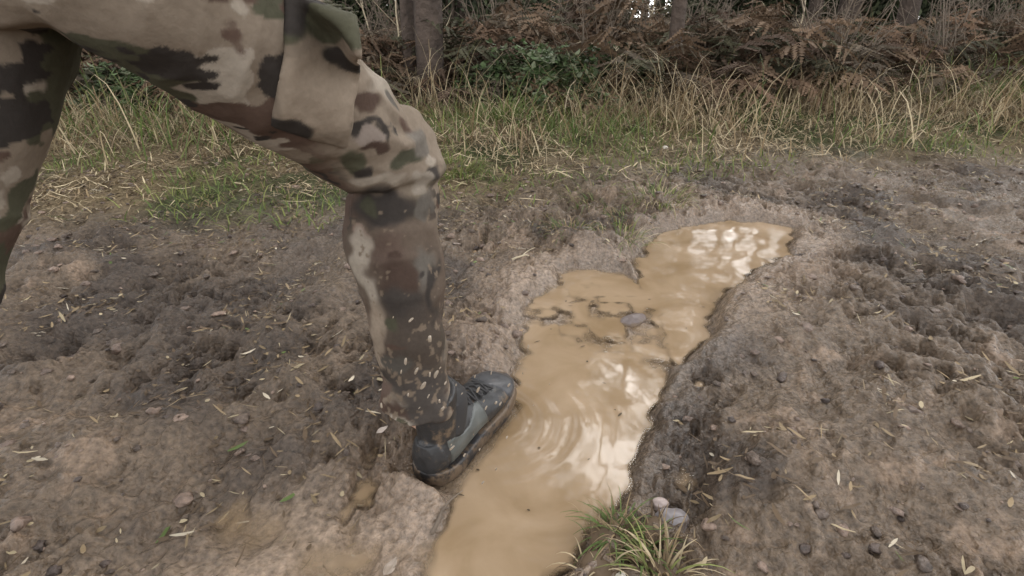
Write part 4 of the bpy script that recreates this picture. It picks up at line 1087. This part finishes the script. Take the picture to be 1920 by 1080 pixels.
for k in (0, 1):
    mb.add(tube([chest + Z3 * 0.10, sh[k], lerp(sh[k], elb[k], 0.5), elb[k], lerp(elb[k], wri[k], 0.5), wri[k]], [0.06, 0.05, 0.044, 0.038, 0.036, 0.026], 6, 16))
    hd = (wri[k] - elb[k]); hd /= np.linalg.norm(hd); sid = np.cross(hd, Z3); sid /= np.linalg.norm(sid); up = np.cross(sid, hd); inn = -R3 if k else R3
    mb.add(tube([wri[k], wri[k] + hd * 0.045, wri[k] + hd * 0.085], [(0.018, 0.024), (0.015, 0.038), (0.013, 0.036)], 4, 16, side=inn))
    for f, (o_, ln) in enumerate(zip((0.030, 0.010, -0.010, -0.028), (0.068, 0.076, 0.070, 0.055))):
        b0 = wri[k] + hd * 0.085 + up * o_
        mb.add(tube([b0 - hd * 0.012, b0 + hd * ln * 0.42, b0 + hd * ln * 0.6 + inn * ln * 0.35, b0 + hd * ln * 0.35 + inn * ln * 0.62], [0.0095, 0.009, 0.0085, 0.0065], 4, 10))
    b0 = wri[k] + hd * 0.03 + up * 0.03
    mb.add(tube([b0, b0 + hd * 0.025 + up * 0.022 + inn * 0.01, b0 + hd * 0.055 + up * 0.022 + inn * 0.025], [0.012, 0.0105, 0.007], 4, 10))
me = remesh(mb.mesh("body", M_skin), 0.0042, 4)
add_local("body", me)
mb = MB(); mb.ball(head + Z3 * 0.062 - D3 * 0.022, (0.086, 0.086, 0.09), 24, 16)
me = remesh(mb.mesh("hair", M_hair), 0.006, 3); V = get_v(me); q = V - head; k_ = (q @ D3 > 0.045) & (q[:, 2] < 0.10); V[k_] -= D3 * ((q[k_] @ D3) - 0.04)[:, None]
set_v(me, V + get_n(me) * (0.004 * noise3(V, 0.015, 4))[:, None]); add_local("hair", me)
for s in (-1, 1):
    mb = MB(); mb.ball(head + D3 * 0.066 + Z3 * 0.045 + R3 * s * 0.031, 0.012, 14, 10); add_local("eye", mb.mesh("eye", M_eye))

# shoes, built along +x (toe) with the heel's lowest point at the origin
def make_shoe():
    L_ = 0.292
    st = np.array([-0.006, 0.0, 0.02, 0.05, 0.09, 0.13, 0.17, 0.21, 0.245, 0.272, 0.288, 0.293])
    hw = 1.15 * np.array([0.012, 0.022, 0.032, 0.0355, 0.035, 0.036, 0.041, 0.0455, 0.0435, 0.035, 0.020, 0.008])
    zt = np.array([0.074, 0.098, 0.110, 0.113, 0.112, 0.104, 0.090, 0.078, 0.071, 0.063, 0.051, 0.040])
    yo = np.array([0, 0, 0, 0, 0, 0.001, 0.003, 0.004, 0.003, 0.001, -0.001, -0.001])
    spring = lambda x_: 0.022 * sstep(0.19, 0.30, np.asarray(x_)) + 0.010 * (1 - sstep(-0.005, 0.05, np.asarray(x_)))
    V = []; F = []; seg = 24
    xs = np.linspace(st[0], st[-1], 48); H_ = np.interp(xs, st, hw); Zt = np.interp(xs, st, zt); Yo = np.interp(xs, st, yo)
    for i, x_ in enumerate(xs):
        z0 = 0.018 + float(spring(x_)); zc = (z0 + Zt[i]) / 2
        for k in range(seg):
            a = 2 * math.pi * k / seg; ca, sa = math.cos(a), math.sin(a)
            y_ = H_[i] * math.copysign(abs(ca) ** 0.75, ca); z_ = zc + (Zt[i] - z0) / 2 * math.copysign(abs(sa) ** 0.8, sa)
            narrow = 1 - 0.30 * max(0, (z_ - zc) / ((Zt[i] - z0) / 2 + 1e-9)) * (1 if x_ < 0.2 else 0.6)
            V.append((x_, Yo[i] + y_ * narrow, z_))
    for i in range(len(xs) - 1):
        for k in range(seg): F.append((i * seg + k, i * seg + (k + 1) % seg, (i + 1) * seg + (k + 1) % seg, (i + 1) * seg + k))
    F.append(tuple(range(seg - 1, -1, -1))); F.append(tuple((len(xs) - 1) * seg + k for k in range(seg)))
    mb = MB(); mb.add((V, F))
    mb.add(tube([(0.055, 0, 0.06), (0.056, 0, 0.10), (0.052, 0, 0.145), (0.046, 0, 0.180)], [(0.037, 0.052), (0.037, 0.050), (0.038, 0.047), (0.040, 0.047)], 5, 24, side=(0, 1, 0)))   # padded ankle collar
    mb.add(tube([(0.100, 0, 0.112), (0.15, 0.001, 0.092), (0.195, 0.003, 0.074)], [(0.017, 0.012), (0.018, 0.010), (0.015, 0.006)], 5, 16, side=(0, 1, 0)))  # tongue ridge
    up_ = remesh(mb.mesh("upper", M_shoe), 0.0028, 5)
    # sole
    n_ = 60; out = []
    for k in range(n_):
        a = 2 * math.pi * k / n_; cx = 0.1435 + 0.155 * math.cos(a); x_ = cx
        hwid = np.interp(x_, st, hw) + 0.0065
        sy = math.sin(a); edge_ = hwid * (1 if abs(sy) > 0.25 else abs(sy) / 0.25) * (1 if sy >= 0 else -1)
        out.append((x_, np.interp(x_, st, yo) + edge_))
    V = []; F = []
    for lev, gr in ((0.0, 0.92), (0.003, 0.985), (0.013, 1.0), (0.022, 0.99), (0.030, 0.955)):
        for (x_, y_) in out:
            V.append((0.1435 + (x_ - 0.1435) * (1 - (1 - gr) * 0.25), y_ * gr, lev + float(spring(x_))))
    for l in range(4):
        for k in range(n_): F.append((l * n_ + k, l * n_ + (k + 1) % n_, (l + 1) * n_ + (k + 1) % n_, (l + 1) * n_ + k))
    for k in range(1, n_ // 2):                 # bottom and top closed across, strip by strip
        a0, a1, b0, b1 = k, (k + 1) % n_, (n_ - k) % n_, (n_ - k - 1) % n_
        if k == n_ // 2 - 1: F.append((a0, a1, b0)); F.append((4 * n_ + b0, 4 * n_ + a1, 4 * n_ + a0))
        elif True: F.append((a0, a1, b1, b0)); F.append((4 * n_ + b0, 4 * n_ + b1, 4 * n_ + a1, 4 * n_ + a0))
    F.append((0, 1, n_ - 1)); F.append((4 * n_ + n_ - 1, 4 * n_ + 1, 4 * n_))
    sb = MB(); sb.add((V, F))
    lug = MB()
    for i in range(12):
        x_ = 0.012 + i * 0.0235
        for s in (-1, 1):
            hwid = np.interp(x_, st, hw); y0 = s * hwid * 0.62 + np.interp(x_, st, yo); z_ = float(spring(x_))
            lug.add(tube([(x_ - 0.007, y0, z_ + 0.001), (x_, y0 + s * hwid * 0.22, z_ + 0.001), (x_ + 0.007, y0, z_ + 0.001)], [(0.010, 0.006)] * 3, 2, 8, side=(0, 1, 0)))
    return up_, sb, lug, spring

def offset_patch(src, keep, lift, name, matr):
    """the part of a surface where keep(v) holds, laid lift proud of it and given thickness"""
    V = get_v(src); N = get_n(src); K = keep(V, N); idx = -np.ones(len(V), int)
    F = [tuple(p.vertices) for p in src.polygons if all(K[i] for i in p.vertices)]
    us = sorted({i for f in F for i in f}); idx[us] = np.arange(len(us))
    bd = {}
    for f in F:
        for i in range(len(f)):
            e = tuple(sorted((f[i], f[(i + 1) % len(f)]))); bd[e] = bd.get(e, 0) + 1
    rimv = {i for e, c in bd.items() if c == 1 for i in e}
    V2 = np.array([V[i] + N[i] * (lift if i not in rimv else lift * 0.1) for i in us])
    me_ = bpy.data.meshes.new(name); me_.from_pydata([tuple(v) for v in V2], [], [tuple(int(idx[i]) for i in f) for f in F]); me_.update()
    me_.polygons.foreach_set('use_smooth', np.full(len(me_.polygons), True, dtype=bool)); me_.materials.append(matr)
    return me_

def shoe(M4):
    up_, sb, lug, spring = make_shoe()
    pn = [offset_patch(up_, (lambda V, N, s=s: (V[:, 1] * s > 0.006) & (N[:, 1] * s > 0.15) & (V[:, 2] < 0.090 - 0.10 * np.abs(V[:, 0] - 0.075) + 0.010 * np.sin(V[:, 0] * 55)) & (V[:, 2] > 0.040 + 0.05 * np.maximum(0, V[:, 0] - 0.11)) & (V[:, 0] > 0.030) & (V[:, 0] < 0.155)), 0.0022, "side_panel", M_panel) for s in (-1, 1)]
    toe = offset_patch(up_, lambda V, N: (V[:, 0] > 0.212 + 0.35 * np.abs(V[:, 1]) * (V[:, 2] > 0.045)) & (V[:, 2] > 0.030), 0.0022, "toe_cap", M_toe)
    heel = offset_patch(up_, lambda V, N: (V[:, 0] < 0.026 - 0.2 * (V[:, 2] - 0.06)) & (V[:, 2] > 0.03) & (V[:, 2] < 0.098), 0.002, "heel_counter", M_shoe)
    V = get_v(up_)
    lc = MB()
    for i in range(5):
        x_ = 0.108 + i * 0.021; ztop = V[(np.abs(V[:, 0] - x_) < 0.004) & (np.abs(V[:, 1] - 0.002) < 0.006)][:, 2].max() + 0.002
        for s in (-1, 1):
            x2 = x_ + 0.018; sel = (np.abs(V[:, 0] - x2) < 0.005) & (np.abs(V[:, 1] - 0.002 + s * 0.024) < 0.004); zs = V[sel][:, 2].max() + 0.002
            sel0 = (np.abs(V[:, 0] - x_) < 0.005) & (np.abs(V[:, 1] - 0.002 - s * 0.024) < 0.004); z0 = V[sel0][:, 2].max() + 0.002
            lc.add(tube([(x_, 0.002 + s * 0.025, z0), (x_ + 0.009, 0.002, max(ztop, (z0 + zs) / 2) + 0.002), (x2, 0.002 - s * 0.025, zs)], [0.0024] * 3, 5, 7))
    R = Matrix(M4)
    def put(nm, me_, par):
        me_.transform(R); V_ = get_v(me_); set_v(me_, V_ - ORG); return obj(nm, me_, par)
    sh_ = put("shoe", up_, person)
    sb.add((lug.V, lug.F)); so = put("sole", remesh(sb.mesh("sole", M_sole), 0.0024, 2), sh_)
    for p_ in pn: put("side_panel", p_, sh_)
    put("toe_cap", toe, sh_); put("heel_counter", heel, sh_); put("laces", lc.mesh("laces", M_lace), sh_)
    return sh_
def frame(o, xd, zd):
    xd = xd / np.linalg.norm(xd); yd = np.cross(zd, xd); yd /= np.linalg.norm(yd); zd = np.cross(xd, yd)
    m = Matrix.Identity(4)
    for i in range(3): m[i][0], m[i][1], m[i][2], m[i][3] = xd[i], yd[i], zd[i], o[i]
    return m
s1 = shoe(frame(ORG + Z3 * 0.002, D3 + Z3 * 0.06, Z3))
xd = TR; zd = np.cross(xd, -R3)
zd = zd if zd @ D3 > 0 else -zd
shin = (ankR - kneeR) / np.linalg.norm(ankR - kneeR)
zd = -shin
s2_ = shoe(frame(ankR - xd / np.linalg.norm(xd) * 0.055 + shin * 0.095, xd, zd))
tag(person, "person in brown camouflage trousers and dark muddy shoes running along the puddle", "person")

# ------------------------------------------------------------------ drops of muddy water thrown up round the shin
dm = []
for k in range(4):
    bm = bmesh.new(); bmesh.ops.create_icosphere(bm, subdivisions=3, radius=1.0)
    V = np.array([v.co[:] for v in bm.verts]); F = np.array([[v.index for v in f.verts] for f in bm.faces]); bm.free()
    V = V * (1 + 0.22 * noise3(V + 9 * k, 0.9, k)[:, None]); V[:, :2] *= (0.62 + 0.1 * k); V[:, 2] *= 1.25; V[:, 0] += 0.3 * (V[:, 2] > 0) * V[:, 2] * (k % 2)
    dm.append(mesh_np("water_drop", V, F, M_drop, link=False))
DR = [(737, 595, 4), (770, 600, 5), (806, 635, 7), (760, 678, 5), (752, 697, 5), (780, 696, 6), (806, 702, 6), (817, 702, 6), (793, 723, 8), (803, 743, 5),
      (824, 752, 7), (830, 766, 5), (855, 722, 8), (890, 706, 5), (921, 699, 4), (896, 731, 6), (907, 752, 8), (911, 765, 5), (930, 755, 6), (938, 757, 4), (954, 722, 6), (847, 840, 6), (871, 853, 6), (899, 843, 6), (888, 815, 4), (846, 834, 4),
      (778, 800, 3), (843, 607, 4), (835, 718, 4), (866, 738, 4), (880, 690, 3), (786, 765, 4), (915, 790, 3), (860, 800, 3), (935, 690, 3), (825, 690, 3), (765, 740, 4), (980, 700, 4), (1000, 760, 3), (950, 820, 4), (990, 650, 3), (930, 880, 5), (715, 760, 4), (700, 690, 4), (730, 830, 4), (870, 660, 4), (905, 640, 3), (1030, 720, 3), (960, 655, 4), (855, 630, 3), (740, 870, 4), (905, 905, 4)]
rd = random.Random(3)
for i, (px, py, r) in enumerate(DR):
    dpt = 0.80 + 0.09 * sstep(560, 760, np.array([py]))[0] + rd.uniform(-0.12, -0.01)
    if py > 770: dpt = 0.84 + rd.uniform(-0.12, 0.02)
    if px > 850 and py < 770: dpt = 0.93 + rd.uniform(-0.15, 0.0)
    o = obj("water_drop", dm[i % 4]); s = r * dpt / FPX * 0.52 * rd.choice([0.55, 0.8, 1.0, 1.35])
    o.location = U(px, py, dpt); o.scale = (s, s, s * rd.uniform(1.1, 2.0)); o.rotation_euler = (rd.uniform(-0.3, 0.3), rd.uniform(0.0, 0.7), rd.uniform(-0.4, 0.4))
    tag(o, "pale drop of muddy water flying around the front shin and shoe", "water drop", "drops of muddy water thrown up by the shoe")
